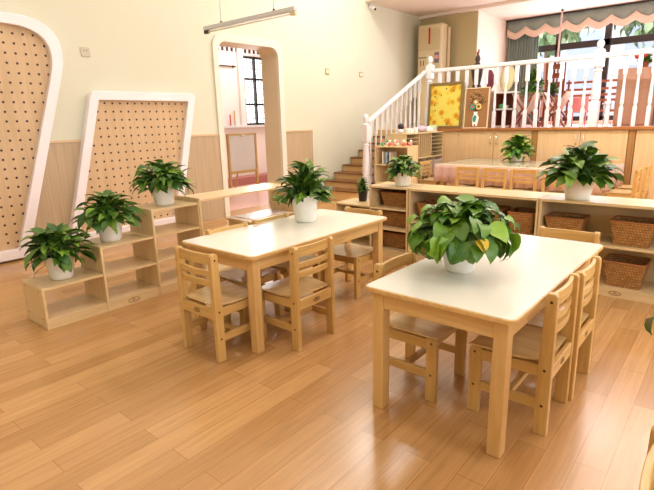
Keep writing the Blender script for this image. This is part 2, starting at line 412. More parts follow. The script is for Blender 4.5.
# ------------------------------------------------------------------ pegboard wall panels
XF = -4.88
def inset_poly(pts, d):
    n = len(pts); out = []
    for i in range(n):
        a, b, c = Vector(pts[i - 1]), Vector(pts[i]), Vector(pts[(i + 1) % n])
        e1 = (b - a).normalized(); e2 = (c - b).normalized()
        n1 = Vector((-e1.y, e1.x)); n2 = Vector((-e2.y, e2.x)); nn = (n1 + n2); nn = nn / max(nn.length_squared, 1e-6) * 2
        out.append(tuple(b + nn * d))
    return out
def round_poly(pts, rs, n=5):
    out = []
    for i, p in enumerate(pts):
        a, b, c = Vector(pts[i - 1]), Vector(p), Vector(pts[(i + 1) % len(pts)])
        r = rs[i]
        p0 = b + (a - b).normalized() * r; p1 = b + (c - b).normalized() * r
        for k in range(n + 1):
            t = k / n; out.append(tuple(p0 * (1 - t) ** 2 + b * 2 * t * (1 - t) + p1 * t * t))
    return out
def pegpanel(name, base, rs, wd, label):
    t = thing(name, label, 'wall panel', (XW, 0, 0))
    outline = round_poly(base, rs, 8)
    ins = lambda d: round_poly(inset_poly(base, d), [max(.012, r - d) for r in rs], 8)
    inn = ins(wd)
    MB().ring(outline, inn, 0, .0, XF - XW).build('frame', FRAMEW, t, bevel=.006)
    MB().prism(ins(wd * .8), 0, .012, .03).build('pegboard', PEG, t)
    return t
# counter-clockwise in (y,z)
pegpanel('pegboard_panel', [(1.565, .02), (2.255, 2.105), (.25, 2.105), (.72, .02)], [.05, .52, .5, .05], .088, 'tall pegboard panel with rounded top and white frame at left edge')
pegpanel('pegboard_panel', [(3.19, .05), (3.545, 1.495), (2.345, 1.495), (1.93, .05)], [.05, .06, .06, .05], .085, 'flat-topped leaning pegboard panel in white frame behind the stepped shelf')

OLIVE = plain('switch_olive', srgb(176, 158, 92), .4)
# wall sockets and switches
def socket(y, z, wd, h, label, slots):
    t = thing('wall_socket', label, 'socket', (XW, y, z))
    box(0, -wd / 2, -h / 2, .01, wd / 2, h / 2).build('plate', plain('socket_grey', srgb(196, 188, 166), .4) if slots else OLIVE, t, bevel=.003)
    m = MB()
    if slots:
        for dy in (-.016, .012): m.box(.009, dy - .004, .008, .0115, dy + .004, .018)
        m.build('slots', DARKM, t)
    else:
        box(.009, -wd * .3, -h * .3, .014, wd * .3, h * .3).build('rocker', CREAMF, t, bevel=.002)
socket(2.375, 1.855, .088, .084, 'grey double wall socket high between the two pegboard panels', True)
socket(6.0, 1.88, .09, .085, 'small wall switch between doorway and staircase, nearer the doorway', False)
socket(6.87, 1.88, .09, .085, 'small wall switch above the stairs, nearer the security camera', False)

# security camera under the platform ceiling edge
t = thing('security_camera', 'small white security camera high on wall at the ceiling edge', 'camera', (XW, 7.14, 2.93))
MB().ball((.03, 0, 0), .05, .06, .045).build('housing', WHITE, t, smooth=True)
MB().tube([(.05, -.01, -.005), (.13, -.05, -.05)], .024, 12).build('barrel', WHITE, t, smooth=True)
MB().tube([(.128, -.049, -.049), (.138, -.0545, -.0545)], .019, 12).build('lens', BLACKP, t)

# ------------------------------------------------------------------ tables
def make_table(label, loc, rz, w, L, h):
    t = thing('child_table', label, 'table', loc, rz)
    d, lw = .0276, .05
    tp = MB().prism(rrect(-w / 2, 0, w / 2, L, .03), 2, h - .02, h - .0012).build('tabletop', TWOOD, t, bevel=.004)
    MB().prism(rrect(-w / 2 + .006, .006, w / 2 - .006, L - .006, .026), 2, h - .0015, h).build('laminate', LAMIN, tp)
    for sx in (-1, 1):
        for y0 in (d, L - d - lw):
            x0 = sx * (w / 2 - d); box(x0, y0, 0, x0 - sx * lw, y0 + lw, h - .0205).build('leg', TWOOD, t, bevel=.004)
        xi = sx * (w / 2 - d - .006)
        box(xi, d + lw, h - .09, xi - sx * .02, L - d - lw, h - .0205).build('apron', TWOOD, t, bevel=.002)
    for y0 in (d + .006, L - d - .026): box(-w / 2 + d + lw, y0, h - .09, w / 2 - d - lw, y0 + .02, h - .0205).build('apron', TWOOD, t, bevel=.002)
    return t
TW, TL, TH = .593, 1.21, .53
a = -.01406
make_table('white-topped child table in the foreground with large pothos on it', (-1.0633 + TW / 2 * math.cos(a), 1.4733 + TW / 2 * math.sin(a), 0), a, TW, TL, TH)
make_table('cream-topped child table in mid room beside the stepped shelf', (-2.3303 + TW / 2, 1.4997, 0), 0, TW, TL, TH)
make_table('white-topped child table just beyond the right edge of the frame', (.395, .62, 0), 0, TW, TL, TH)

# ------------------------------------------------------------------ chairs
def make_chair(label, loc, rz):
    t = thing('child_chair', label, 'chair', loc, rz, None)
    W, D = .302, .31
    hx = W / 2; tk = .026; zs = .285
    for s in (-1, 1):
        x0, x1 = s * hx, s * (hx - tk)
        pts = [(-.155, 0), (-.107, 0), (-.105, .25), (-.113, .545), (-.12, .556), (-.146, .556), (-.153, .545)]
        lg = MB().prism(pts, 0, x0, x1).build('rear_post', BEECH, t, bevel=.004)
        for z, y in ((.525, -.133), (.262, -.13), (.12, -.13)): MB().prism([(y + .0055 * math.cos(q * PI / 4), z + .0055 * math.sin(q * PI / 4)) for q in range(8)], 0, s * (hx - .001), s * (hx + .0008)).build('screw', DARKM, lg)
        fl = MB().prism([(.108, 0), (.155, 0), (.155, .265), (.148, .279), (.136, .284), (.108, .284)], 0, x0, x1).build('front_leg', BEECH, t, bevel=.004)
        for z in (.262, .12): MB().prism([(.132 + .005 * math.cos(q * PI / 4), z + .005 * math.sin(q * PI / 4)) for q in range(8)], 0, s * (hx - .001), s * (hx + .0008)).build('screw', DARKM, fl)
        xa, xb = s * (hx - .004), s * (hx - .022)
        box(xa, -.106, .232, xb, .109, .276).build('side_rail', BEECH, t, bevel=.003)
        box(xa, -.107, .1, xb, .109, .138).build('stretcher', BEECH, t, bevel=.003)
    box(-hx + tk, .112, .232, hx - tk, .13, .276).build('front_rail', BEECH, t, bevel=.003)
    rr = box(-hx + tk, -.152, .222, hx - tk, -.134, .276).build('rear_rail', BEECH, t, bevel=.003)
    lg = MB()
    oval = lambda rx, rz2, n=16: [(rx * math.cos(2 * PI * k / n), .249 + rz2 * math.sin(2 * PI * k / n)) for k in range(n)]
    lg.ring(oval(.024, .012), oval(.019, .0085), 1, -.1526, -.1518)
    lg.box(-.012, -.1526, .246, .012, -.1518, .2495).box(-.006, -.1526, .2495, .004, -.1518, .254)
    lg.build('maker_mark', DARKM, rr)
    box(-hx + tk, -.012, .108, hx - tk, .01, .132).build('cross_bar', BEECH, t, bevel=.003)
    # slightly dished seat
    xs = [-hx + .003, -hx * .6, 0, hx * .6, hx - .003]; ys = [-.13, -.03, .07, .158]
    dz = lambda i, j: -.005 * (1 - (abs(i - 2) / 2) ** 2) - (.004 if j == 3 else 0)
    vs = []
    for top in (1, 0):
        for j, y in enumerate(ys):
            for i, x in enumerate(xs):
                if j == 0 and abs(i - 2) == 2: x *= .82
                vs.append((x, y, zs + (.009 + dz(i, j) if top else 0)))
    N = 20; fs = []
    for j in range(3):
        for i in range(4):
            q = (j * 5 + i, j * 5 + i + 1, j * 5 + i + 6, j * 5 + i + 5)
            fs += [q, tuple(N + k for k in q[::-1])]
    per = [0, 1, 2, 3, 4, 9, 14, 19, 18, 17, 16, 15, 10, 5]
    for k in range(14): u, v = per[k], per[(k + 1) % 14]; fs.append((u, v, v + N, u + N))
    MB().add(vs, fs).build('seat', SEATW, t)
    # bowed backrest slats
    for z0, z1 in ((.498, .550), (.438, .468), (.388, .418)):
        m = MB(); n = 8; vs = []
        for k in range(n + 1):
            x = (-hx + tk - .002) + (W - 2 * tk + .004) * k / n
            b = -.128 - .013 * (1 - (2 * k / n - 1) ** 2)
            vs += [(x, b + .007, z0), (x, b + .007, z1), (x, b - .007, z1), (x, b - .007, z0)]
        fs = [(0, 1, 2, 3), (4 * n + 3, 4 * n + 2, 4 * n + 1, 4 * n)]
        for k in range(n):
            o = 4 * k
            for q in range(4): fs.append((o + q, o + (q + 1) % 4, o + 4 + (q + 1) % 4, o + 4 + q))
        m.add(vs, fs).build('back_slat', BEECH, t, bevel=.002)
    return t
U, Lf, Rt, Dn = 0, PI / 2, -PI / 2, PI   # seat facing +y, -x, +x, -y
first = make_chair('wooden child chair at the near end of the cream-topped table', (-2.0, 1.5, 0), U)
for x, y, rz, lb in (
    (-1.765, 1.822, Lf, 'wooden child chair on the open long side of the cream-topped table'),
    (-1.98, 2.625, Dn, 'wooden child chair at the far end of the cream-topped table'),
    (-2.195, 1.835, Rt, 'wooden child chair between stepped shelf and cream-topped table, nearer the camera'),
    (-2.195, 2.2, Rt, 'wooden child chair between low open shelf and cream-topped table, farther from the camera'),
    (-.995, 1.822, Rt, 'wooden child chair on the left side of the foreground table'),
    (-.565, 1.867, Lf, 'wooden child chair on right side of the foreground table, nearer the camera'),
    (-.552, 2.178, Lf, 'wooden child chair on right side of the foreground table, farther from the camera'),
    (-.658, 2.69, Dn, 'wooden child chair at the far end of the foreground table before the basket shelf'),
    (.092, .925, Rt, 'wooden child chair cut off by the bottom right corner of the picture'),
    (-2.64, 6.08, U, 'leftmost chair in the row along the front of the pink-skirted table'),
    (-2.285, 6.06, U, 'second chair from the left along the front of the pink-skirted table'),
    (-1.925, 6.04, U, 'third chair from the left along the front of the pink-skirted table'),
    (-1.545, 6.0, U, 'fourth chair along the front of the pink-skirted table, partly behind the shelf-top plant'),
    (-3.42, 6.5, Rt, 'chair at the left end of the pink-skirted table by the cubby'),
    (-.98, 6.45, Lf, 'nearer chair at the right end of the pink-skirted table'),
    (-.95, 6.93, Lf, 'farther chair at the right end of the pink-skirted table')):
    dup(first, (x, y, 0), rz, lb)

# ------------------------------------------------------------------ stepped shelf by the left wall (open back)
T = .015
t = thing('stepped_shelf', 'low three-step open wooden shelf with three potted plants on its steps', 'shelf', (-2.99, .988, 0), PI / 2)
# local: x along the shelf (world +y), y backwards (world -x)
P3, DEP = .375, .31
HS = [.253, .425, .603]
for k in range(4):
    h = HS[min(k, 2)]
    h = HS[k] if k < 3 else HS[2]
    box(P3 * k - T / 2 + (T / 2 if k == 0 else 0), 0, 0, P3 * k + T / 2 - (T / 2 if k == 3 else 0) + (T / 2 if k == 0 else 0), DEP, h + .003).build('upright', BIRCH, t, bevel=.002)
for k in range(3):
    box(P3 * k + T / 2, .004, HS[k] - T, P3 * (k + 1) - T / 2, DEP, HS[k]).build('top_board', BIRCH, t, bevel=.0015)
    box(P3 * k + T / 2, .004, .045, P3 * (k + 1) - T / 2, DEP, .06).build('bottom_board', BIRCH, t, bevel=.0015)
    for z in ([.24] if k == 1 else [.24, .425] if k == 2 else []):
        box(P3 * k + T / 2, .004, z - T, P3 * (k + 1) - T / 2, DEP, z).build('shelf_board', BIRCH, t, bevel=.0015)
pl = box(T, .006, 0, P3 * 3 - T, .02, .045).build('plinth', BIRCH, t)
def oval2(cx, cz, rx, rz): return [(cx + rx * math.cos(2 * PI * k / 18), cz + rz * math.sin(2 * PI * k / 18)) for k in range(18)]
MB().ring(oval2(.55, .026, .042, .017), oval2(.55, .026, .036, .0125), 1, .0052, .0062).box(.53, .0052, .02, .572, .0062, .024).box(.54, .0052, .027, .556, .0062, .033).build('maker_mark', MARK, pl)
for z in (.23, .06):
    for y in (.05, .26): MB().prism([(y + .005 * math.cos(q * PI / 4), z + .005 * math.sin(q * PI / 4)) for q in range(8)], 0, -.0008, .001).build('screw', DARKM, t)

t = thing('low_open_shelf', 'long low open shelf between the stepped shelf and the doorway', 'shelf', (-2.99, 2.118, 0), PI / 2)
LL = 1.02
for x in (0, LL - T): box(x, 0, 0, x + T, DEP, .632).build('upright', BIRCH, t, bevel=.002)
box(LL / 2 - T / 2, 0, .055, LL / 2 + T / 2, DEP, .3635).build('divider', BIRCH, t, bevel=.002)
box(T, .004, .605, LL - T, DEP, .62).build('top_board', BIRCH, t, bevel=.0015)
box(T, .004, .04, LL - T, DEP, .055).build('bottom_board', BIRCH, t, bevel=.0015)
box(LL / 2 - .04, .004, .364, LL - T, DEP, .379).build('shelf_board', BIRCH, t, bevel=.0015)
box(T, .006, 0, LL - T, .02, .04).build('plinth', BIRCH, t)
# clear display sheet lying on the shelf board
tag(box(-3.28, 2.66, .3795, -3.03, 3.09, .3835).build('picture_sheet', plain('glossy_sheet', srgb(214, 206, 200), .28, noise=.15, scale=12)), 'glossy pale sheet lying on the board of the low open shelf', 'sheet')

# ------------------------------------------------------------------ shelf row at right (closed back)
YF, YBK = 3.47, 3.78
def shelf_logo(par, cx):
    MB().ring(oval2(cx, .028, .036, .015), oval2(cx, .028, .03, .011), 1, .0052, .0062).box(cx - .016, .0052, .022, cx + .018, .0062, .026).box(cx - .008, .0052, .029, cx + .006, .0062, .035).build('maker_mark', MARK, par)
def wide_shelf(label, x0, x1, zb, mid):
    t = thing('basket_shelf', label, 'shelf', (x0, YF, 0)); w = x1 - x0
    for x in (0, w - T): box(x, 0, 0, x + T, .31, .608).build('upright', BIRCH, t, bevel=.002)
    if mid: box(w / 2 - T / 2, .004, .06, w / 2 + T / 2, .3, .59).build('divider', BIRCH, t, bevel=.0015)
    box(T, .0, .59, w - T, .31, .608).build('top_board', BIRCH, t, bevel=.0015)
    box(T, .004, .045, w - T, .3, .06).build('bottom_board', BIRCH, t, bevel=.0015)
    if mid:
        box(T, .004, zb - T, w / 2 - T / 2, .3, zb).build('shelf_board', BIRCH, t, bevel=.0015); box(w / 2 + T / 2, .004, zb - T, w - T, .3, zb).build('shelf_board', BIRCH, t, bevel=.0015)
    else: box(T, .004, zb - T, w - T, .3, zb).build('shelf_board', BIRCH, t, bevel=.0015)
    box(T, .298, .0, w - T, .308, .59).build('back_panel', BIRCH, t)
    pl = box(T, .006, 0, w - T, .02, .045).build('plinth', BIRCH, t)
    shelf_logo(pl, w * .46)
    return t
wide_shelf('basket shelf with the large white-potted plant on it, right of the foreground table', -1.012, .10, .336, False)
wide_shelf('middle basket shelf with central divider, behind the large pothos', -2.035, -1.016, .336, True)
# three-step unit at the corner
t = thing('stepped_shelf', 'stepped wooden shelf with three stacked baskets, beside the staircase', 'shelf', (-2.043 - 1.125, YF, 0))
HS2 = [.25, .43, .608]
for k in range(4): box(P3 * k - (T if k == 3 else T / 2 if k else 0), 0, 0, P3 * k + (0 if k == 3 else T / 2 if k else T), .31, HS2[min(k, 2)] + .004).build('upright', BIRCH, t, bevel=.002)
for k in range(3):
    a, b = P3 * k + T / 2 + (T / 2 if k == 0 else 0), P3 * (k + 1) - T / 2 - (T / 2 if k == 2 else 0)
    box(a, .0, HS2[k] - T, b, .31, HS2[k]).build('top_board', BIRCH, t, bevel=.0015)
    box(a, .004, .045, b, .3, .06).build('bottom_board', BIRCH, t, bevel=.0015)
    for z in ([.25] if k == 1 else [.25, .425] if k == 2 else []): box(a, .004, z - T, b, .3, z).build('shelf_board', BIRCH, t, bevel=.0015)
    box(a, .298, .0, b, .308, HS2[k] - T).build('back_panel', BIRCH, t)
box(T, .006, 0, P3 * 3 - T, .02, .045).build('plinth', BIRCH, t)

# ------------------------------------------------------------------ wicker baskets
def make_basket(label, loc, w, d, h, handles=False, rz=0):
    t = thing('wicker_basket', label, 'basket', loc, rz, None)
    def loop(k, z, off): return [(x, y, z) for x, y in rrect(-w / 2 * k + off, -d / 2 * k + off, w / 2 * k - off, d / 2 * k - off, .025, 4)]
    rings = [loop(.8, 0, 0), loop(.86, h * .33, 0), loop(.93, h * .66, 0), loop(1, h, 0), loop(1, h, .007), loop(.93, h * .66, .007), loop(.86, h * .33, .007), loop(.8, .006, .007)]
    n = len(rings[0]); vs = [v for r in rings for v in r]
    fs = [(i * n + k, i * n + (k + 1) % n, (i + 1) * n + (k + 1) % n, (i + 1) * n + k) for i in range(len(rings) - 1) for k in range(n)]
    fs += [tuple(range(n))[::-1], tuple(range(7 * n, 8 * n))]
    MB().add(vs, fs).build('body', WICKER, t)
    MB().tube(loop(1, h, .003), .0065, 6, closed=True).build('rim', WRIM, t, smooth=True)
    if handles:
        for s in (-1, 1):
            MB().tube([(s * w * .12 + .05 * math.cos(q * PI / 8), s * d * .2, h - .01 + .055 * math.sin(q * PI / 8)) for q in range(9)], .005, 6).build('handle', WRIM, t, smooth=True)
    return t
zs_, zl = .337, .061
make_basket('wicker basket on upper board of the right shelf, right-hand one', (-.46, 3.61, zs_), .25, .22, .155)
make_basket('wicker basket on upper board, directly under the white-potted shelf plant', (-.862, 3.62, zs_), .25, .22, .14)
make_basket('wicker basket on the bottom board of the right shelf', (-.475, 3.61, zl), .25, .22, .165)
make_basket('wicker basket with raised handles on upper board of the divided shelf', (-1.83, 3.6, zs_), .30, .22, .15, True)
make_basket('wicker basket at the right end of the divided shelf, upper board', (-1.145, 3.61, zs_), .2, .21, .15)
make_basket('wicker basket half hidden by pothos in divided shelf, just right of its divider', (-1.395, 3.63, zs_), .21, .2, .15)
make_basket('wicker basket on the bottom board of the divided shelf', (-1.83, 3.6, zl), .30, .22, .15)
g = 'baskets stacked in the stepped shelf'
make_basket('wicker basket in the top bay of the stepped shelf', (-2.23, 3.65, .426), .3, .19, .12)
make_basket('wicker basket in the middle bay of the stepped shelf', (-2.23, 3.65, .251), .3, .19, .125)
make_basket('wicker basket in the bottom bay of the stepped shelf', (-2.23, 3.65, .061), .3, .19, .13)
tag(MB().prism([(-.022, 0), (.022, 0), (.03, .165), (-.03, .165)], 1, -.03, .03).build('lilac_box', LILAC, bevel=.004), 'tall translucent lilac box beside the lowest basket of the stepped shelf', 'box').location = (-2.36, 3.505, .0605)

# ------------------------------------------------------------------ plants
OV = [(0, .05), (.1, .55), (.28, .95), (.45, 1), (.65, .75), (.85, .34), (1, .02)]
HT = [(0, .35), (.06, .8), (.2, 1), (.4, .95), (.62, .68), (.83, .3), (1, .02)]
def leaf(mb, base, d, L, W, droop, fold, shape, rng):
    d = d.normalized(); side = d.cross(Vector((0, 0, 1)))
    if side.length < .05: side = Vector((1, 0, 0))
    side.normalize(); tw = rng.uniform(-.5, .5)
    side = Matrix.Rotation(tw, 3, d) @ side
    p = base.copy(); prev = 0; vs = []; fs = []; cur = d.copy()
    for i, (tt, wd) in enumerate(shape):
        step = (tt - prev) * L; prev = tt
        cur = (Matrix.Rotation(-droop * (tt if i else 0) * .5, 3, side) @ cur).normalized()
        p = p + cur * step
        nrm = side.cross(cur).normalized()
        e = wd * W / 2; lift = nrm * e * fold; wob = nrm * rng.uniform(-.05, .05) * W
        vs += [p - side * e + lift + wob, p, p + side * e + lift - wob]
        if i:
            o = 3 * (i - 1); fs += [(o, o + 1, o + 4, o + 3), (o + 1, o + 2, o + 5, o + 4)]
    mb.add(vs, fs)
def plant(name, label, loc, pot_r, pot_h, rx, up, down, n, L, shape, seed, mat=LEAF, potmat=POTW, ratio=.62, yl=0, group=None, taper=.74, droopk=.6, dip=.25, lift=.1, hang=.3):
    rng = random.Random(seed)
    t = thing(name, label, 'plant', loc, rng.uniform(0, 6), group)
    pr = [(pot_r * taper * .93, 0), (pot_r * taper, .006)]
    for k in range(1, 7):
        q = k / 7; pr += [(pot_r * (taper + (1 - taper) * q) + (.0012 if k % 2 else -.0006), pot_h * q)]
    pr += [(pot_r * 1.0, pot_h * .93), (pot_r * 1.06, pot_h * .95), (pot_r * 1.06, pot_h), (pot_r * .97, pot_h), (pot_r * .93, pot_h * .9)]
    pot = MB().lathe(pr, n=28).build('pot', potmat, t, smooth=True)
    MB().lathe([(pot_r * .94, pot_h * .86), (pot_r * .94, pot_h * .91), (pot_r * .3, pot_h * .93)], n=16).build('soil', SOIL, pot)
    lm, sm, ym = MB(), MB(), MB()
    for i in range(n):
        q = (i + .5) / n                       # 0: top centre, 1: drooping rim
        az = i * 2.39996 + rng.uniform(-.4, .4)
        el = 1.35 * (1 - q) ** 1.15 - dip * q ** 2 + rng.uniform(-.12, .12) * (2 if shape is HT else 1)
        rad = rng.uniform(.3, 1.0) ** .5
        tip_h = rx * math.cos(el) * rad
        tip_v = (up * math.sin(el) if el > 0 else down * math.sin(el) / max(dip, .1)) * rad
        out = Vector((math.cos(az), math.sin(az), 0))
        tip = Vector((0, 0, pot_h)) + out * tip_h + Vector((0, 0, tip_v))
        ll = L * rng.uniform(.7, 1.2)
        pit = lift + el * .55 - hang * q
        dv = Vector((out.x * math.cos(pit), out.y * math.cos(pit), math.sin(pit)))
        dv = (dv + Vector((rng.uniform(-.45, .45), rng.uniform(-.45, .45), rng.uniform(-.25, .25)))).normalized()
        base = tip - dv * ll * .8
        if base.z < pot_h + .005 and math.hypot(base.x, base.y) < pot_r * 1.15: base.z = pot_h + .01
        root = Vector((out.x * pot_r * .4 * rng.random(), out.y * pot_r * .4 * rng.random(), pot_h * .9))
        mid = (root + base) / 2 + Vector((0, 0, .03 + .04 * q))
        if mid.z < pot_h + .01: mid.z = pot_h + .01
        sm.tube([root, mid, base], .0018, 5)
        leaf(ym if i < 0 or (yl and i == int(n * .8)) else lm, base, dv, ll, ll * ratio * rng.uniform(.85, 1.15), rng.uniform(.5, 1.3) * droopk, rng.uniform(.1, .45), shape, rng)
    lm.build('foliage', mat, t, smooth=True); sm.build('stems', STEM, t, smooth=True)
    if yl: ym.build('yellow_leaf', YLEAF, t, smooth=True)
    return t
plant('potted_plant', 'leafy plant in white pot on the lowest step of the left shelf', (-3.135, 1.165, .2535), .085, .15, .235, .215, .06, 150, .115, OV, 1, ratio=.46)
plant('potted_plant', 'leafy plant in white pot on the middle step of the left shelf', (-3.135, 1.505, .4255), .085, .15, .235, .20, .06, 150, .115, OV, 2, ratio=.46)
plant('potted_plant', 'leafy plant in white pot on the top step of the left shelf', (-3.135, 1.925, .6035), .085, .15, .235, .19, .05, 150, .115, OV, 3, ratio=.46)
plant('potted_plant', 'spiky leafy plant in white pot on the cream-topped table', (-2.11, 2.30, .5305), .088, .175, .225, .235, .04, 150, .13, OV, 4, ratio=.36, hang=.1, lift=.25)
plant('potted_pothos', 'large broad-leaved pothos spilling over its white pot on the foreground table', (-.845, 1.87, .5305), .082, .12, .25, .21, .03, 240, .088, HT, 5, mat=LEAFB, ratio=.78, yl=1, taper=.7, droopk=.9, dip=.35, hang=.95, lift=0)
plant('potted_plant', 'round bushy plant in white pot on top of the stepped shelf by the stairs', (-2.17, 3.60, .609), .08, .115, .17, .155, .05, 170, .08, OV, 6, ratio=.55)
plant('potted_plant', 'wide leafy plant in white pot on the right basket shelf', (-.80, 3.57, .609), .10, .155, .27, .24, .03, 130, .135, OV, 7, ratio=.6, lift=.25)
plant('potted_plant', 'small plant in white pot on the glass of the pink-skirted table', (-2.34, 6.86, .5665), .085, .09, .24, .3, .08, 130, .13, HT, 8, ratio=.6, mat=LEAFB)
plant('potted_plant', 'small black-potted plant on the lower step beside the stairs', (-2.63, 3.66, .4305), .045, .1, .075, .13, .02, 90, .055, OV, 9, ratio=.45, potmat=BLACKP, taper=.8)
plant('potted_pothos', 'pothos leaves reaching in from the right edge of the picture', (.2, 1.42, .5305), .08, .12, .36, .2, .08, 120, .12, HT, 10, mat=LEAFB, ratio=.7, dip=.4, hang=.8)

# ------------------------------------------------------------------ skirted table at the back
t = thing('skirted_table', 'long low table with pink gathered skirt and glass top before the cabinets', 'table', (-3.20, 6.15, 0), -.055)
w_, l_ = 2.04, 1.1
h_ = .555
box(.02, .02, h_ - .03, w_ - .02, l_ - .02, h_ - .012).build('tabletop', CABW, t)
for x in (.05, w_ - .11):
    for y in (.05, l_ - .11): box(x, y, 0, x + .06, y + .06, h_ - .03).build('leg', TWOOD, t, bevel=.004)
box(0, 0, h_ - .012, w_, l_, h_ - .004).build('table_cover', plain('cover_cream', srgb(226, 206, 180), .6), t, bevel=.003)
box(-.01, -.01, h_ - .003, w_ + .01, l_ + .01, h_ + .004).build('glass_top', TGLASS, t)
per = []
for (xa, ya, xb, yb) in ((0, 0, w_, 0), (w_, 0, w_, l_), (w_, l_, 0, l_), (0, l_, 0, 0)):
    n = int(math.hypot(xb - xa, yb - ya) / .012)
    ox, oy = (yb - ya), -(xb - xa); q = math.hypot(ox, oy); ox /= q; oy /= q
    for k in range(n): per.append((xa + (xb - xa) * k / n, ya + (yb - ya) * k / n, ox, oy))
vs, fs = [], []
rng = random.Random(3)
ph = 0; phs = []
for i in range(len(per)): ph += rng.uniform(.35, .8); phs.append(ph)
for zq, amp in ((h_ - .012, .004), (h_ - .05, .006), (h_ - .14, .013), (.31, .018)):
    for (x, y, ox, oy), p in zip(per, phs):
        a = amp * (1 + math.sin(p)); vs.append((x + ox * a, y + oy * a, zq + (.008 * math.sin(p * .31) if zq < .4 else 0)))
n = len(per)
for r_ in range(3):
    for k in range(n): fs.append((r_ * n + k, r_ * n + (k + 1) % n, (r_ + 1) * n + (k + 1) % n, (r_ + 1) * n + k))
sk = MB().add(vs, fs).build('skirt', PINKC, t, smooth=True)
sk.modifiers.new('thick', 'SOLIDIFY').thickness = .002

# ------------------------------------------------------------------ cabinets under the platform edge
YC = 7.38
def cabinet(label, x0, x1, doors, narrow=None):
    t = thing('base_cabinet', label, 'cabinet', (x0, YC, 0)); w = x1 - x0
    box(0, .02, 0, w, .13, .955).build('body', CABW, t)
    if narrow: box(.004, 0, .03, narrow - x0 - .003, .019, .95).build('filler_panel', CABW, t, bevel=.002)
    for i, (a, b) in enumerate(doors):
        dr = box(a - x0 + .003, 0, .03, b - x0 - .003, .019, .95).build('door', CABW, t, bevel=.002)
        hx_ = (b - x0 - .045) if i % 2 == 0 else (a - x0 + .045)
        MB().tube([(hx_, .0, .885), (hx_, -.025, .875), (hx_, -.028, .825), (hx_, -.025, .775), (hx_, .0, .765)], .007, 8).build('handle', CHROME, dr, smooth=True)
cabinet('base cabinet with chrome handles nearest the cubby unit, behind the table plant', -3.87, -2.325, [(-3.45, -2.883), (-2.883, -2.33)], -3.45)
cabinet('middle base cabinet between two dark posts behind the wide shelf plant', -2.25, -1.132, [(-2.25, -1.693), (-1.693, -1.132)])
cabinet('rightmost base cabinet past the second dark post', -1.05, .07, [(-1.05, -.49), (-.49, .07)])
for x, lb in ((-2.287, 'dark wooden post between the first and middle base cabinets'), (-1.091, 'dark wooden post between the middle and rightmost base cabinets')):
    tag(box(x - .036, YC - .006, 0, x + .036, YC + .13, .955).build('cabinet_post', POSTW, bevel=.003), lb, 'post')
tag(box(-3.9, YC - .03, .956, .1, 7.56, ZP + .004).build('cabinet_ledge', wood('ledge_wood', srgb(150, 92, 44), srgb(170, 110, 58), .35, 25), bevel=.004), 'long brown wooden ledge capping the base cabinets below the white railing', 'ledge')
struct(box(XW, 7.36, 0, -3.9, 7.53, ZP).build('trim_4', STEPW))

# ------------------------------------------------------------------ staircase
run, rise = .222, .1035
st = thing('staircase', 'wooden staircase rising along the left wall behind white railing', 'stairs', (XW + .013, 5.655, 0))
SW = .88
zt = [.16 + rise * k for k in range(9)]
for k in range(8):
    y0 = run * k; y1 = 7.36 - 5.655
    if y0 > y1 - .05: break
    sw = .79 if k == 0 else SW
    s_ = box(0, y0 + .012, 0 if k == 0 else zt[k - 1] - .001, sw, min(y0 + run + .012, y1) if k < 7 else y1, zt[k] - .022).build('step', STEPW, st)
    box(0, y0 - .008, zt[k] - .0215, sw, min(y0 + run + .012, y1), zt[k]).build('nosing', TREADW, s_, bevel=.005)
    # solid core beneath
for k in range(1, 8):
    pass
core = MB()
for k in range(1, 8):
    core.box(.0, run * k + .03, 0, SW, 7.36 - 5.655 if k == 7 else run * (k + 1) + .012, zt[k - 1] - .002)
core.build('core', STEPW, st)

# ------------------------------------------------------------------ white turned railings
def baluster_mb(x, y, z0, z1, r=.022):
    m = MB(); h = z1 - z0
    b0 = z0 + .30 * h; b1 = z0 + .74 * h
    m.box(x - r, y - r, z0, x + r, y + r, b0 - .02)
    m.lathe([(r * .9, b0 - .02), (r * 1.05, b0 - .008), (r * .6, b0), (r * 1.0, b0 + .025), (r * 1.05, b0 + .06), (r * .8, (b0 + b1) / 2), (r * .62, b1 - .06), (r * .55, b1 - .035), (r * .95, b1 - .025), (r * .6, b1 - .012), (r * .9, b1)], x, y, 10)
    m.box(x - r, y - r, b1, x + r, y + r, z1)
    return m
def newel_mb(x, y, z0, z1, r=.05):
    m = MB(); h = z1 - z0
    m.box(x - r, y - r, z0, x + r, y + r, z0 + .30 * h)
    a, b = z0 + .3 * h, z0 + .70 * h
    m.lathe([(r * .95, a), (r * .8, a + .012), (r * 1.02, a + .03), (r * 1.05, a + .09), (r * .95, (a + b) / 2), (r * .82, b - .07), (r * 1.0, b - .05), (r * .78, b - .03), (r * .98, b)], x, y, 16)
    c = z0 + .89 * h
    m.box(x - r, y - r, b, x + r, y + r, c - .01)
    m.lathe([(r * 1.0, c - .01), (r * 1.08, c), (r * .6, c + .012), (r * .45, c + .02)], x, y, 16)
    m.ball((x, y, c + .02 + (z1 - c - .02) * .5), r * .82, r * .82, (z1 - c - .02) * .56)
    return m
XRL = -4.10
t = thing('stair_railing', 'white turned wooden railing sloping up along the staircase', 'railing', (0, 0, 0))
newel_mb(XRL, 5.79, .0, 1.235).build('newel_post', WHITE, t, bevel=0)
ya, za, yb, zb = 5.84, 1.13, 7.45, 1.895
m = MB(); hw = .035
m.prism([(ya, za - .03), (yb, zb - .03), (yb, zb + .02), (ya, za + .02)], 0, XRL - hw, XRL + hw)
m.build('handrail', WHITE, t, bevel=.012)
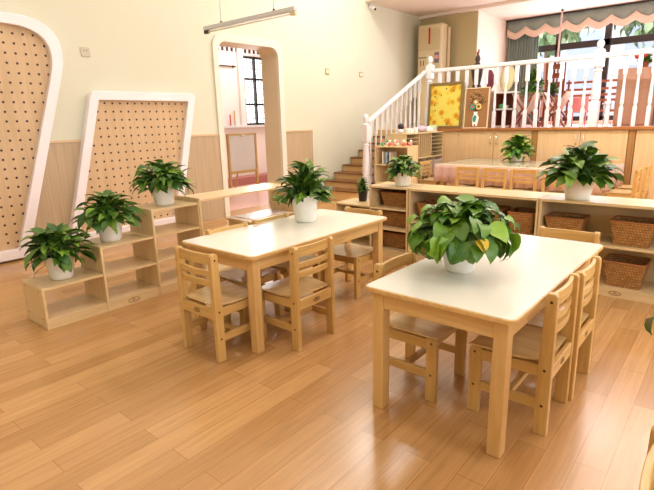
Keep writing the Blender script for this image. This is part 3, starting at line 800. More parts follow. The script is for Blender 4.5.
for k in range(11):
    y = 5.93 + .138 * k
    kz = max(0, int((y - 5.655) / run)); z0 = zt[min(kz, 7)]
    baluster_mb(XRL + .01 - .03, y, z0 + .0005, za + (y - ya) * (zb - za) / (yb - ya) - .028, .019).build('baluster', WHITE, t)
t = thing('platform_railing', 'long white turned railing along the raised platform edge', 'railing', (0, 0, 0))
YR = 7.5
z0 = ZP + .0045
newel_mb(XRL + .06, YR, z0, 2.12).build('newel_post', WHITE, t)
newel_mb(-1.585, YR, z0, 2.09, .056).build('newel_post', WHITE, t)
newel_mb(.1, YR, z0, 2.09, .056).build('newel_post', WHITE, t)
for xa, xb in ((XRL + .11, -1.635), (-1.535, .05)):
    box(xa, YR - .035, 1.865, xb, YR + .035, 1.925).build('handrail', WHITE, t, bevel=.014)
for k in range(26):
    x = -3.862 + .1525 * k
    if abs(x + 1.585) < .08: continue
    baluster_mb(x, YR, z0, 1.866, .022).build('baluster', WHITE, t)

# ------------------------------------------------------------------ cubby units
t = thing('cubby_cabinet', 'wooden cubby with slotted paper racks beside the staircase railing', 'cabinet', (-3.70, 6.22, 0), PI / 2)
CL, CD = 1.15, .33
for x in (0, CL - T): box(x, 0, 0, x + T, CD, .94).build('side_panel', BIRCH, t, bevel=.002)
box(-.005, -.005, .94, CL + .004, CD, .956).build('top_board', BIRCH, t, bevel=.002)
box(T, 0, .575, CL - T, CD, .592).build('middle_board', BIRCH, t, bevel=.002)
box(T, 0, .03, CL - T, CD, .046).build('bottom_board', BIRCH, t)
box(T, .315, .046, CL - T, .325, .94).build('back_panel', BIRCH, t)
for x in (.375, .75): box(x, .003, .592, x + T, .265, .94).build('divider', BIRCH, t)
for x0, x1 in ((T, .375), (.75 + T, CL - T)):
    for q in range(5): z = .65 + .058 * q; box(x0, .004, z, x1, .265, z + .006).build('slot_board', BIRCH, t)
for q in range(5): x = .375 + T + .06 * (q + 1) - .003; box(x, .004, .592, x + .006, .265, .94).build('slot_board', BIRCH, t)
for q in range(1, 4): x = CL * q / 4; box(x - .006, .003, .046, x + .006, .265, .575).build('divider', BIRCH, t)
box(T, .003, .30, CL - T, .265, .312).build('shelf_board', BIRCH, t)
k_ = 0
for row, z in enumerate((.3125, .0465)):
    for q in range(4):
        yc = 6.22 + CL * (q + .5) / 4
        b = thing('storage_bin', ['upper', 'lower'][row] + ' grey storage bin of the cubby, ' + ['first from the stairs end', 'second from the stairs end', 'third from the stairs end', 'last before the base cabinets'][q], 'bin', (-3.82, yc, z), PI / 2, 'grey bins in the cubby')
        MB().ring(rrect(-.115, -.115, .115, .115, .02, 3), rrect(-.105, -.105, .105, .105, .016, 3), 2, 0, .2).prism(rrect(-.11, -.11, .11, .11, .02, 3), 2, 0, .006).build('tub', GREYBIN, b)
        MB().ring(rrect(-.12, -.12, .12, .12, .02, 3), rrect(-.107, -.107, .107, .107, .016, 3), 2, .2, .21).build('rim', LILAC, b)
zt_ = .9565
t = thing('toy_figure', 'black-haired round toy with pink bow on the cubby top', 'toy', (-3.84, 6.3, zt_))
MB().ball((0, 0, .035), .05, .05, .035).build('body', WHITE, t, smooth=True); MB().ball((0, 0, .095), .046).build('hair', BLACKP, t, smooth=True)
MB().ball((.03, .05, .09), .02, .03, .02).build('bow', PINKT, t, smooth=True)
for yy, r_, h_, mm, nm, lb, ct in ((6.5, .035, .07, CREAMF, 'cup', 'cream paper cup on the cubby top next to the black-haired toy', 'cup'),
        (6.6, .03, .06, POTW, 'cup', 'white cup in the middle of the cubby top', 'cup'), (6.72, .035, .075, CREAMF, 'cup', 'cream cup just before the lilac lump on the cubby top', 'cup')):
    tag(MB().lathe([(r_ * .75, 0), (r_, h_), (r_ * .9, h_), (r_ * .68, .005)], n=14, cap=False).build(nm, mm, smooth=True), lb, ct).location = (-3.83, yy, zt_)
tag(MB().ball((0, 0, .05), .07, .1, .05).build('clay_lump', PURPLEL, smooth=True), 'pale lilac rounded clay lump on the cubby top', 'craft').location = (-3.83, 6.9, zt_)
tag(MB().lathe([(.08, 0), (.085, .03), (.05, .07), (.01, .085)], n=16).build('paper_dome', CREAMF, smooth=True), 'cream upturned paper bowl on the cubby top', 'craft').location = (-3.83, 7.1, zt_)
t = thing('craft_house', 'small green and white craft box at the far end of the cubby top', 'craft', (-3.83, 7.26, zt_))
box(-.05, -.04, 0, .05, .04, .06).build('box', WHITE, t); MB().prism([(-.05, .0605), (.05, .0605), (0, .1)], 0, -.06, .06).build('lid', plain('pale_green', srgb(190, 210, 160)), t)

# small display shelf in front of the cubby end
t = thing('display_shelf', 'small three-level wooden display shelf with pink toys, behind the newel post', 'shelf', (-3.985, 5.85, 0))
DW, DD = .53, .29
for x in (0, DW - T): box(x, 0, 0, x + T, DD, .80 if x else .80).build('side_panel', BIRCH, t, bevel=.002)
for z in (.78, .53, .28, .05): box(T, .0, z, DW - T, DD - .01, z + T).build('shelf_board', BIRCH, t, bevel=.0015)
box(0, DD - .01, 0, DW, DD, .8).build('back_panel', BIRCH, t)
rng = random.Random(8)
mats = [PINKT, POTW, GREENT, plain('coral', srgb(226, 110, 90), .6), CREAMF]
pos = ['at the left end', 'second from the left', 'third from the left', 'left of centre', 'right of centre', 'third from the right', 'second from the right', 'at the right end']
cn = ['pink', 'white', 'green', 'coral', 'cream']
for q in range(8):
    k = [2, 1, 3, 0, 4, 0, 3, 0][q]
    t = thing('plush_toy', 'small ' + cn[k] + ' plush toy on the display shelf, ' + pos[q], 'toy', (-3.94 + .061 * q, 5.97 + .05 * (q % 2), .7955), rng.uniform(0, 6), 'plush toys on the display shelf')
    MB().ball((0, 0, .026), .028, .026, .026).build('body', mats[k], t, smooth=True)
    MB().ball((0, -.008, .062), .018).ball((-.014, -.008, .078), .007).ball((.014, -.008, .078), .007).build('head', mats[(k + 1) % 5], t, smooth=True)
for q, (dx, mm, lb) in enumerate(((-.16, POTW, 'white picture book leaning on the second level of the display shelf'), (-.1, plain('pale_blue', srgb(170, 190, 214)), 'pale blue picture book leaning beside the white one'), (-.04, CREAMF, 'cream picture book leaning beside the pale blue one'))):
    o = tag(box(-.008, -.09, 0, .008, .09, .17).build('picture_book', mm, bevel=.002), lb, 'book'); o.location = (-3.72 + dx, 5.97, .5455); o.rotation_euler = (0, R(-0), 0)

# ------------------------------------------------------------------ pictures leaning on the railing
t = thing('framed_picture', 'yellow and orange painting in olive-gold frame leaning on the railing', 'picture', (-3.715, YC + .005, .995))
t.rotation_euler = (R(-4), 0, 0)
W_, H_ = .60, .71
MB().ring([(-W_ / 2, 0), (W_ / 2, 0), (W_ / 2, H_), (-W_ / 2, H_)], [(-W_ / 2 + .045, .045), (W_ / 2 - .045, .045), (W_ / 2 - .045, H_ - .045), (-W_ / 2 + .045, H_ - .045)], 1, 0, .03).build('frame', GOLDF, t, bevel=.006)
box(-W_ / 2 + .04, .01, .04, W_ / 2 - .04, .022, H_ - .04).build('canvas', ABSTRACT, t)
t = thing('collage_picture', 'brown board collage with flower discs above a teal vase, leaning on railing', 'picture', (-3.19, YC + .005, .995))
t.rotation_euler = (R(-4), 0, 0)
W_, H_ = .385, .60
MB().ring([(-W_ / 2, 0), (W_ / 2, 0), (W_ / 2, H_), (-W_ / 2, H_)], [(-W_ / 2 + .014, .014), (W_ / 2 - .014, .014), (W_ / 2 - .014, H_ - .014), (-W_ / 2 + .014, H_ - .014)], 1, 0, .022).build('frame', plain('cream_strip', srgb(222, 200, 160), .5), t)
box(-W_ / 2 + .012, .008, .012, W_ / 2 - .012, .018, H_ - .012).build('board', CORK, t)
vp = [(-.04, .03), (.03, .03), (.042, .1), (.05, .16), (.02, .21), (.025, .245), (-.035, .245), (-.03, .21), (-.055, .15)]
va = MB().prism(vp, 1, -.004, .008).build('vase', POTW, t, bevel=.003)
MB().prism([(-.038, .1), (.0, .09), (.02, .17), (-.01, .2), (-.048, .15)], 1, -.006, -.0035).build('teal_patch', TEAL, va)
MB().prism([(-.02, .035), (.012, .035), (.005, .06), (-.02, .06)], 1, -.006, -.0035).build('red_patch', REDP, va)
sm = MB()
fl = [(-.06, .315, .04), (.04, .32, .045), (-.01, .385, .04), (-.1, .42, .03), (-.05, .47, .026), (.0, .46, .022), (.05, .43, .026), (.1, .46, .022), (.08, .5, .024), (.03, .52, .022), (-.02, .525, .02), (-.09, .5, .022), (.12, .41, .02), (-.12, .36, .02)]
for x, z, r_ in fl: sm.tube([(-.005, .004, .24), (x * .6, .002, (z + .26) / 2), (x, .004, z)], .004, 5)
sm.build('branches', TWIG, t)
for i, (x, z, r_) in enumerate(fl):
    big = i < 3
    f = MB().prism([(x + r_ * (1 + .12 * math.cos(8 * a_)) * math.cos(a_), z + r_ * (1 + .12 * math.cos(8 * a_)) * math.sin(a_)) for a_ in [2 * PI * k / 32 for k in range(32)]], 1, -.008 - .0006 * i, .004).build('flower', [plain('flower_tan%d' % i, srgb(*c), .7) for c in [((60, 150, 130) if i == 0 else (222, 190, 110) if i == 1 else (190, 150, 96) if big else (168, 128, 78))]][0], t)
    MB().ball((x, -.009 - .0006 * i, z), r_ * .45, .006, r_ * .45).build('flower_centre', [REDF, TWIG, POTW][i % 3] if big else TWIG, f, smooth=True)

# ------------------------------------------------------------------ air conditioner on the platform
t = thing('air_conditioner', 'beige standing air conditioner in the back corner of the platform', 'air conditioner', (-4.56, 8.42, ZP + .0005))
AW, AD, AH = .47, .26, 1.79
box(-AW / 2, 0, 0, AW / 2, AD, AH).build('body', BEIGEP, t, bevel=.02)
box(-AW / 2 + .02, -.012, 1.36, AW / 2 - .02, .001, AH - .07).build('grille', plain('grille_beige', srgb(212, 192, 150), .5), t, bevel=.006)
m = MB()
for q in range(8): m.box(-AW / 2 + .035, -.016, 1.40 + .042 * q, AW / 2 - .035, -.0125, 1.405 + .042 * q)
m.build('louvre', BEIGEP, t)
box(-.012, -.02, 1.46, .022, -.0165, 1.73).build('red_tag', REDP, t)
box(-AW / 2 + .015, -.01, .06, AW / 2 - .015, .001, 1.33).build('front_panel', BEIGEP, t, bevel=.006)
lb = box(AW / 2 - .125, -.013, 1.13, AW / 2 - .035, -.0105, 1.31).build('energy_label', plain('label_grey', srgb(120, 112, 130), .5), t)
MB().box(AW / 2 - .118, -.0145, 1.2, AW / 2 - .042, -.0135, 1.26).build('label_field', PINKT, lb)
lg = MB()
for q in range(5): lg.box(-.2 + .03 * q, -.0125, 1.23, -.178 + .03 * q, -.0105, 1.25)
for q in range(2): lg.box(-.17 + .06 * q, -.0125, 1.10, -.155 + .06 * q, -.0105, 1.19)
lg.build('printed_mark', DARKM, t)
MB().lathe([(.02, 0), (.02, .003)], n=16).build('round_badge', WHITE, t).matrix_local = Matrix.Translation((-.01, -.0105, 1.26)) @ Matrix.Rotation(R(90), 4, 'X')
MB().box(AW / 2 + .01, .2, .3, AW / 2 + .05, .25, AH - .05).build('side_pipe', BEIGEP, t, bevel=.01)

# ------------------------------------------------------------------ window wall of the platform
w = MB()
w.box(XA, YW, ZP, -3.66, YW + .2, 3.0).box(-3.66, YW, 2.9, XR, YW + .2, 3.0).box(-3.66, YW, ZP, XR, YW + .2, ZP + .06)
struct(w.build('wall_window', ALCOVE))
f = MB()
for a, b in ((-3.66, -3.6), (-2.93, -2.85), (-2.12, -2.02), (-1.0, -.9), (.3, .38), (1.9, 1.98), (3.5, 3.6)): f.box(a, YW + .04, ZP + .06, b, YW + .12, 2.9)
f.box(-3.6, YW + .04, 2.33, 3.6, YW + .12, 2.44).box(-3.6, YW + .04, 2.84, 3.6, YW + .12, 2.9).box(-3.6, YW + .04, ZP + .06, 3.6, YW + .12, ZP + .14)
wf = struct(f.build('window_1', DARKF, bevel=.004))
struct(box(-3.62, YW + .075, ZP + .1, 3.58, YW + .081, 2.88).build('window_pane', GLASS, wf))

# valance with scalloped edge, curtain, draw rod
t = thing('window_valance', 'scalloped grey-green valance with beige edging over the platform window', 'curtain')
def scal(x, base, amp): return base + amp * (2 * abs(((x + 3.635) / .36 + .5) % 1 - .5)) ** 1.5
n = 200; xs = [-3.80 + (3.8) * k / n for k in range(n + 1)]
vs, fs = [], []
for x in xs:
    yy = YW - .10 + .006 * math.sin(x * 22)
    vs += [(x, yy, 2.935), (x, yy, scal(x, 2.70, .11) - .005)]
for k in range(n): fs.append((2 * k, 2 * k + 1, 2 * k + 3, 2 * k + 2))
v_ = MB().add(vs, fs).build('valance_panel', GREENC, t, smooth=True); v_.modifiers.new('thick', 'SOLIDIFY').thickness = .003
vs, fs = [], []
for x in xs:
    yy = YW - .104 + .006 * math.sin(x * 22)
    vs += [(x, yy, scal(x, 2.70, .11) + .005), (x, yy, scal(x, 2.585, .085))]
for k in range(n): fs.append((2 * k, 2 * k + 1, 2 * k + 3, 2 * k + 2))
v_ = MB().add(vs, fs).build('edging', BEIGEC, t, smooth=True); v_.modifiers.new('thick', 'SOLIDIFY').thickness = .003
MB().box(-3.82, YW - .12, 2.92, .0, YW - .09, 2.948).build('rail', DARKF, t)
def curtain(label, x0, x1):
    vs, fs = [], []; n = 70
    for k in range(n + 1):
        x = x0 + (x1 - x0) * k / n; yy = YW - .05 + .03 * math.sin(k * 1.05) * (1 + .3 * math.sin(k * .37))
        vs += [(x, yy, 2.9), (x, yy, ZP + .02)]
    for k in range(n): fs.append((2 * k, 2 * k + 1, 2 * k + 3, 2 * k + 2))
    o = MB().add(vs, fs).build('curtain', GREENC, smooth=True); o.modifiers.new('thick', 'SOLIDIFY').thickness = .003
    tag(o, label, 'curtain')
curtain('gathered grey-green curtain at the left side of the platform window', -3.79, -3.2)
t = thing('window_pole', 'slim pink draw pole standing before the platform window', 'pole', (-2.72, 9.75, ZP))
MB().tube([(-.04, 0, .001), (.0, 0, 1.955)], .014, 8).build('shaft', plain('pink_pole', srgb(214, 176, 166), .5), t, smooth=True)
MB().ball((0, 0, 1.935), .022).build('cap', DARKF, t, smooth=True)

# ------------------------------------------------------------------ things on the platform
ZF = ZP + .0005
t = thing('statue', 'dark carved statue standing behind the railing near the collage picture', 'statue', (-3.478, 8.05, ZF))
box(-.07, -.1, 0, .07, .1, .55).build('plinth', TANW, t)
MB().lathe([(.08, .55), (.09, .6), (.06, .7), (.085, .82), (.1, .92), (.05, 1.0), (.03, 1.03), (.045, 1.08), (.03, 1.12), (.012, 1.15)], n=14).build('figure', STATUE, t, smooth=True)
MB().ball((.0, 0, 1.165), .02, .04, .03).ball((.02, -.02, 1.2), .012, .02, .03).build('headdress', BROWNW[2], t, smooth=True)
t = thing('patterned_bag', 'plum patterned cloth bag beside the dark statue', 'bag', (-3.282, 8.08, ZF))
box(-.075, -.1, 0, .075, .1, .58).build('stand', TANW, t)
MB().ball((0, 0, .74), .085, .06, .165).build('sack', PURPLEC, t, smooth=True)
t = thing('low_bookcase', 'low brown-backed bookcase holding a green toy behind the railing', 'shelf', (-3.2, 8.1, ZF)); t.location = (-3.188, 8.12, ZF)
for z in (0, .27, .53): box(0, 0, z, .32, .26, z + .025).build('shelf_board', POTW, t)
for x in (0, .3): box(x, 0, .025, x + .02, .26, .53).build('side_panel', BROWNW, t)
box(.02, .25, .025, .3, .26, .53).build('back_panel', BROWNW, t)
t = thing('toy_block', 'green and white toy on the middle board of the low bookcase', 'toy', (-3.08, 8.2, ZF + .2955))
box(-.05, -.04, 0, .03, .04, .07).build('green_part', GREENT, t, bevel=.01); box(.031, -.04, 0, .09, .04, .05).build('white_part', CREAMF, t, bevel=.008)
t = thing('cushion', 'pale yellow cushion propped on the low bookcase', 'cushion', (-3.06, 8.24, ZF + .64)); t.rotation_euler = (R(-12), 0, 0)
MB().ball((0, 0, .13), .12, .05, .21).build('pad', YELLOWC, t, smooth=True)
t.location = (-3.06, 8.24, ZF + .64)
# planter bench with two plants
t = thing('planter_bench', 'low wooden bench carrying green plants behind the railing', 'bench', (-2.86, 8.25, ZF))
box(0, 0, .40, .62, .3, .44).build('bench_top', TANW, t)
for x in (.02, .56):
    for y in (.02, .24): box(x, y, 0, x + .04, y + .04, .4).build('leg', TANW, t)
plant('potted_plant', 'tall green plant on the bench behind the platform railing', (-2.69, 8.4, ZF + .4405), .08, .1, .22, .40, .1, 120, .14, OV, 21, mat=LEAFB, ratio=.5)
plant('potted_plant', 'short dark-potted plant at the right end of the platform bench', (-2.4, 8.42, ZF + .4405), .06, .08, .13, .16, .05, 60, .1, OV, 22, potmat=BLACKP, ratio=.6)
# folding deck chairs with beige slings
def deck(label, loc):
    t = thing('folding_stool', label, 'stool', loc, 0)
    for s in (-1, 1):
        MB().tube([(s * .02 - .2, -.15 * s, .0), (s * -.0 + .16, -.15 * s, .5)], .016, 6).build('leg', BROWNW[2], t)
        MB().tube([(-s * .02 + .2, -.13 * s, .0), (s * .0 - .16, -.13 * s, .5)], .016, 6).build('leg', BROWNW[2], t)
    vs, fs = [], []
    for k in range(11):
        u = k / 10; vs += [(-.16 + .32 * u, -.16, .5 - .3 * (1 - (2 * u - 1) ** 2)), (-.16 + .32 * u, .16, .5 - .3 * (1 - (2 * u - 1) ** 2))]
    for k in range(10): fs.append((2 * k, 2 * k + 1, 2 * k + 3, 2 * k + 2))
    o = MB().add(vs, fs).build('sling', BEIGEC, t, smooth=True); o.modifiers.new('thick', 'SOLIDIFY').thickness = .004
deck('beige sling folding stool below the platform bench', (-2.62, 7.92, ZF))
deck('beige sling folding stool in the middle behind the platform railing', (-2.2, 7.95, ZF))
t = thing('dark_chair', 'dark reddish wooden chair back before the window pole', 'chair', (-2.52, 8.95, ZF))
for x in (-.13, .13):
    box(x - .025, .0, 0, x + .025, .05, 1.0).build('rear_post', BROWNW, t); box(x - .02, -.34, 0, x + .02, -.3, .44).build('front_leg', BROWNW, t)
box(-.16, -.35, .44, .16, .05, .48).build('seat', BROWNW, t)
for z in (.62, .76, .9): box(-.105, .01, z, .105, .035, z + .08).build('back_slat', BROWNW, t)
t = thing('pink_chair', 'small pink plastic chair behind the railing left of the middle newel', 'chair', (-1.93, 8.1, ZF), 0)
box(-.11, -.12, .2, .11, .12, .225).build('seat', PINKT, t, bevel=.008); box(-.11, .1, .225, .11, .125, .42).build('backrest', PINKT, t, bevel=.008)
for x in (-.1, .08):
    for y in (-.11, .09): box(x, y, 0, x + .02, y + .02, .2).build('leg', PINKT, t)
t = thing('slatted_rack', 'brown slatted wooden rack across the window behind the middle newel', 'rack', (-2.29, 8.75, ZF))
for z in (.2, .36, .44, .53, .64): box(0, 0, z, .95, .025, z + .035).build('slat', wood('red_slat', srgb(150, 74, 40), srgb(170, 90, 50), .4), t, bevel=.003)
for x in (.02, .9): box(x, .026, 0, x + .03, .06, .7).build('post', BROWNW, t); box(x, -.12, 0, x + .03, .18, .02).build('foot', BROWNW, t)
t = thing('ornate_stand', 'small white scrolled plant stand right of the middle newel', 'stand', (-1.555, 8.1, ZF))
MB().lathe([(.06, .30), (.06, .32)], n=14).build('top_plate', WHITE, t)
for q in range(3):
    an = q * 2.094; c_, s_ = math.cos(an), math.sin(an)
    MB().tube([(c_ * rr_, s_ * rr_, zz) for rr_, zz in ((.09, 0), (.06, .04), (.02, .12), (.035, .2), (.055, .27), (.04, .3))], .008, 6).build('leg', WHITE, t, smooth=True)
t = thing('tan_cupboard', 'plain tan cupboard panel behind the railing at the right side', 'cupboard', (-1.44, 8.0, ZF))
box(0, 0, 0, .46, .3, .76).build('body', TANW, t, bevel=.004); box(.008, -.012, .02, .452, -.0005, .745).build('door', TANW, t, bevel=.003)
t2 = plant('potted_flowers', 'red-flowered plant on top of the tan cupboard', (-1.16, 8.15, ZF + .7605), .06, .08, .12, .12, .05, 50, .08, OV, 23, potmat=BROWNW[2], ratio=.55)
m = MB(); rng = random.Random(4)
for q in range(9): m.ball((rng.uniform(-.1, .1), rng.uniform(-.1, .1), .12 + rng.uniform(0, .1)), .022)
m.build('blossoms', REDF, t2, smooth=True)
t = thing('white_cabinet', 'white cabinet edge behind the railing at the right picture edge', 'cabinet', (-.96, 8.05, ZF))
box(0, 0, 0, .4, .3, .6).build('body', WHITE, t, bevel=.004); box(.01, -.012, .02, .39, -.0005, .58).build('door', WHITE, t, bevel=.003)

# ------------------------------------------------------------------ hanging lamps
def hang_lamp(label, loc, L, zc, lit, power=0):
    t = thing('hanging_lamp', label, 'lamp', loc)
    MB().box(-L / 2, -.025, -.02, L / 2, .025, .02).build('channel', STEEL, t, bevel=.006)
    for s in (-1, 1):
        box(s * (L / 2 - .03) - .03, -.018, -.055, s * (L / 2 - .03) + .03, .018, -.0205).build('lamp_holder', BEIGEP if lit or s > 0 else DARKM, t, bevel=.004)
        MB().tube([(s * L * .29, 0, .021), (s * L * .29, 0, zc - loc[2] - .001)], .006, 8).build('suspension_rod', STEEL, t)
        MB().lathe([(.012, .02), (.012, .035), (.006, .04)], s * L * .29, 0, 10).build('rod_clip', DARKM, t)
    MB().tube([(-L / 2 + .06, 0, -.04), (L / 2 - .06, 0, -.04)], .008, 8).build('tube', TUBE if lit else POTW, t, smooth=True)
    if power:
        area('hanging_lamp_light', (loc[0], loc[1], loc[2] - .056), (0, 0, 0), L, .06, power, (.97, .97, 1))
        area('hanging_lamp_uplight', (loc[0], loc[1], loc[2] + .022), (PI, 0, 0), L, .06, power * 2.2, (1, .96, .95))  # upward light added to brighten the ceiling
def area(name, loc, rot, sx, sy, power, col):
    l = bpy.data.lights.new(name, 'AREA'); l.shape = 'RECTANGLE'; l.size = sx; l.size_y = sy; l.energy = power; l.color = col
    o = bpy.data.objects.new(name, l); C.objects.link(o); o.location = loc; o.rotation_euler = rot; return o
TUBE = tube_mat('lit_tube', (1, .97, .95, 1), 12)
hang_lamp('grey hanging tube lamp near the left wall above the doorway', (-4.0, 3.59, 2.165), 1.36, ZC, False)

for x, wn in ((-1.3, 'left'), (.2, 'middle'), (1.7, 'right')):  # three hanging lamps out of view, added as light sources
    hang_lamp('lit hanging tube lamp high over the skirted table, %s of three' % wn, (x, 6.35, 2.8), 1.27, ZC, True, 20)
WARM = (.97, .99, .95)
def ceil_lamp(label, x, y, z, p, col=WARM, L=1.25, wd=.2):  # unseen ceiling lamps, added as sources for the room light
    t = thing('ceiling_lamp', label, 'lamp', (x, y, z))
    MB().prism([(-wd / 2, .0), (wd / 2, 0), (wd / 2 - .03, .06), (-wd / 2 + .03, .06)], 0, -L / 2, L / 2).build('housing', WHITE, t, bevel=.003)
    l = area('ceiling_lamp_light', (x, y, z - .012), (0, 0, 0), L, wd, p, col); return l
PW = 13.5
q = 0
for x in (-3.4, -1.0, 1.6):
    for y in (-1.0, 1.6, 4.2):
        q += 1
        ceil_lamp('white ceiling lamp over the room, %s row, %s' % ({-1.0: 'near', 1.6: 'middle', 4.2: 'far'}[y], {-3.4: 'left', -1.0: 'centre', 1.6: 'right'}[x]), x, y, ZC - .061, PW)
ceil_lamp('white ceiling lamp before the platform edge, left', -3.6, 5.7, ZC - .061, PW * 4)
ceil_lamp('white ceiling lamp before the platform edge, right', -.4, 6.2, ZC - .061, PW * 1.3)

# ------------------------------------------------------------------ corridor room beyond the doorway
XB = -7.6
struct(box(XB - .2, 2.5, -.1, XW - .3, 9.5, -.002).build('floor_corridor', TILE))
w = MB()
w.box(XB - .2, 2.5, 0, XB, 6.62, 3.0).box(XB - .2, 6.62, 0, XB, 8.2, 1.12).box(XB - .2, 6.62, 2.42, XB, 8.2, 3.0).box(XB - .2, 8.2, 0, XB, 9.5, 3.0)
w.box(XB, 2.4, 0, XW - .3, 2.5, 3.0).box(XB, 9.5, 0, XW - .3, 9.6, 3.0)
struct(w.build('wall_corridor', PINKW))
struct(box(XB - .2, 2.4, 3.0, XW - .3, 9.6, 3.1).build('ceiling_corridor', PINKW))
f = MB()
for y in (6.62, 6.98, 7.36, 7.75, 8.15): f.box(XB - .1, y, 1.12, XB - .04, y + .045, 2.42)
for z in (1.12, 1.5, 1.98, 2.38): f.box(XB - .1, 6.62, z, XB - .04, 8.2, z + .04)
for y in [6.62 + .09 * k for k in range(18)]: f.box(XB - .15, y, 1.12, XB - .14, y + .012, 2.42)
for z in [1.12 + .12 * k for k in range(12)]: f.box(XB - .155, 6.62, z, XB - .145, 8.2, z + .012)
struct(f.build('window_5', DARKF))
struct(box(XB - .02, 5.2, 1.08, XB + .1, 9.4, 1.12).build('trim_5', WHITE))
struct(box(XB, 6.5, 1.12, XB + .06, 6.62, 2.9).build('trim_6', PINKW))
m = MB().box(XB + .001, 5.0, 2.44, XB + .012, 9.0, 2.57)
sq = MB()
for k in range(36): y = 5.05 + .11 * k; sq.box(XB + .0125, y, 2.465, XB + .016, y + .055, 2.545)
t = thing('paper_border', 'white paper border with dark squares above the corridor window', 'decoration')
m.build('strip', WHITE, t); sq.build('squares', DARKM, t)
t = thing('corridor_shelf_line', 'thin dark rail on the pink corridor wall', 'rail')
t.name = 'curtain_rail'
MB().tube([(XB + .03, 5.6, 2.2), (XB + .03, 6.45, 2.2)], .012, 8).build('bar', DARKM, t)
for y in (5.65, 6.4): MB().box(XB + .001, y - .01, 2.18, XB + .03, y + .01, 2.22).build('bracket', DARKM, t)
for (y, h, mm, nm, lb) in ((6.22, .2, REDP, 'marker', 'red marker standing on the corridor window ledge'), (6.33, .28, BEECH[2], 'brush', 'wooden brush standing on the corridor window ledge')):
    tag(MB().tube([(0, 0, 0), (0, 0, h)], .012, 8).build(nm, mm), lb, nm).location = (XB + .05, y, 1.121 + (.1 if nm == 'marker' else 0) * 0)
t = thing('easel', 'wooden easel with blank white board seen through the doorway', 'easel', (-6.33, 5.42, -.002))
for y in (-.29, .29): box(-.02, y - .018, 0, .02, y + .018, 1.0).build('leg', BEECH, t, bevel=.003)
box(-.02, -.272, .97, .02, .272, 1.0).build('top_rail', BEECH, t); box(-.02, -.272, .36, .03, .272, .40).build('tray', BEECH, t)
box(-.005, -.272, .4, .008, .272, .97).build('board', BOARDW, t)
box(-.02, -.03, .955, .026, .03, .985).build('clip', CHROME, t)
MB().tube([(-.25, 0, 0), (-.02, 0, .9)], .014, 8).build('rear_leg', BEECH[2], t)
struct(box(XB + .001, 4.2, -.002, XB + .3, 9.4, .14).build('trim_7', ROSE))

# ------------------------------------------------------------------ outside
struct(box(-30, 10.4, -.6, 30, 40, -.5).build('ground_outside', GROUND))
t = thing('neighbour_building', 'pale building with bluish windows outside the platform window', 'building', (0, 18, -.5))
box(-9, 0, 0, 7, 3, 5.2).build('wall', FACADE, t)
for k in range(9):
    for z in (1.3, 2.35, 3.45):
        x = -8 + 1.6 * k; f_ = box(x, -.03, z, x + 1.1, .0, z + .8).build('window', WHITE, t); box(x + .06, -.04, z + .06, x + 1.04, -.0305, z + .74).build('pane', BLUEG, f_)
def tree(label, loc, h, r, seed):
    rng = random.Random(seed); t = thing('tree', label, 'tree', loc)
    MB().tube([(0, 0, 0), (.1, 0, h * .5), (0, 0, h * .9)], [.14, .1, .04], 8).build('trunk', BROWNW[2], t)
    m = MB()
    for k in range(900):
        d = Vector((rng.gauss(0, 1), rng.gauss(0, 1), rng.gauss(0, 1))).normalized() * r * rng.uniform(.55, 1)
        leaf(m, Vector((0, 0, h)) + d, d + Vector((0, 0, -.6)), .28, .16, .8, .2, OV, rng)
    m.build('crown', TREEL, t)
for k, (x, y, h, wn) in enumerate(((-7.2, 16, 4.2, 'beyond the left curtain'), (-4.3, 14.2, 4.5, 'left of the pink pole'), (-1.6, 14.2, 4.4, 'between pink pole and middle newel'), (1.1, 14.2, 4.5, 'right of the middle newel'))):
    tree('pale leafy tree outside the platform window, ' + wn, (x, y, -.5), h, 1.25, k)

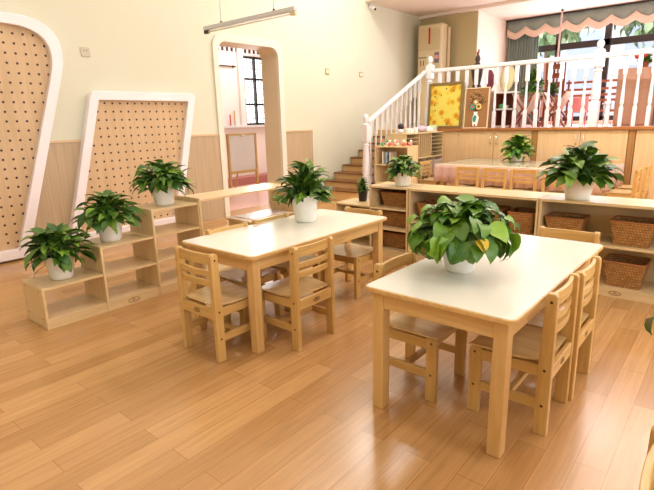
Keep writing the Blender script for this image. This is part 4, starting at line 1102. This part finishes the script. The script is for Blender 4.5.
# ------------------------------------------------------------------ light
wd = bpy.data.worlds.new('world'); bpy.context.scene.world = wd; wd.use_nodes = True
nt = wd.node_tree; bg = nt.nodes['Background']
bg.inputs['Color'].default_value = (.94, .97, 1, 1); bg.inputs['Strength'].default_value = 4
COOL = (.88, .92, 1)
for y in (-.7, 1.5, 3.7): area('window_daylight', (XR - .02, y, 1.85), (0, R(90), 0), 2.0, 1.65, 20, COOL)  # daylight panels for the added right-wall windows
area('platform_daylight', (-1.6, YW - .02, 1.9), (R(-90), 0, 0), 3.6, 1.5, 110, COOL)
area('corridor_daylight', (XB + .05, 7.4, 1.8), (0, R(-90), 0), 1.3, 1.5, 35, (1, .93, .93))
area('corridor_lamp_light', (-6.5, 6.3, 2.98), (0, 0, 0), 1.2, 1.2, 38, (1, .95, .93))  # fill light added to brighten the corridor, no fixture there

# repeats carry one group phrase per kind and place
for o in list(C.objects):
    if o.parent or 'label' not in o: continue
    n = o.name.split('.')[0]
    gp = {'wicker_basket': 'wicker baskets on the low shelves', 'potted_plant': 'potted plants on shelves and tables', 'child_table': 'white-topped child tables',
          'base_cabinet': 'base cabinets under the platform edge', 'cabinet_post': 'dark posts between the base cabinets', 'cup': 'cups on the cubby top',
          'picture_book': 'picture books on the display shelf', 'tree': 'trees outside the platform window', 'ceiling_lamp': 'ceiling lamps over the room',
          'pegboard_panel': 'pegboard panels on the left wall', 'stepped_shelf': 'stepped wooden shelves', 'basket_shelf': 'wooden basket shelves in a row',
          'folding_stool': 'beige folding stools on the platform', 'potted_pothos': 'pothos plants on the child tables'}.get(n)
    if n == 'child_chair': gp = 'chairs around the pink-skirted table' if o.location.y > 5 else 'child chairs around the white-topped tables'
    if n == 'hanging_lamp' and o.location.y > 5: gp = 'lit hanging tube lamps'
    if n == 'wall_socket' and 'switch' in o['label']: gp = 'wall switches by the stairs'; o.name = 'wall_switch'; o['category'] = 'switch'
    if gp and 'group' not in o: o['group'] = gp

sc = bpy.context.scene
sc.view_settings.view_transform = 'Standard'; sc.view_settings.look = 'None'; sc.view_settings.gamma = 1
sc.view_settings.exposure = .2; sc.view_settings.use_curve_mapping = False
sc.cycles.max_bounces = 8; sc.cycles.diffuse_bounces = 4; sc.cycles.sample_clamp_indirect = 6
sc.cycles.caustics_reflective = False; sc.cycles.caustics_refractive = False
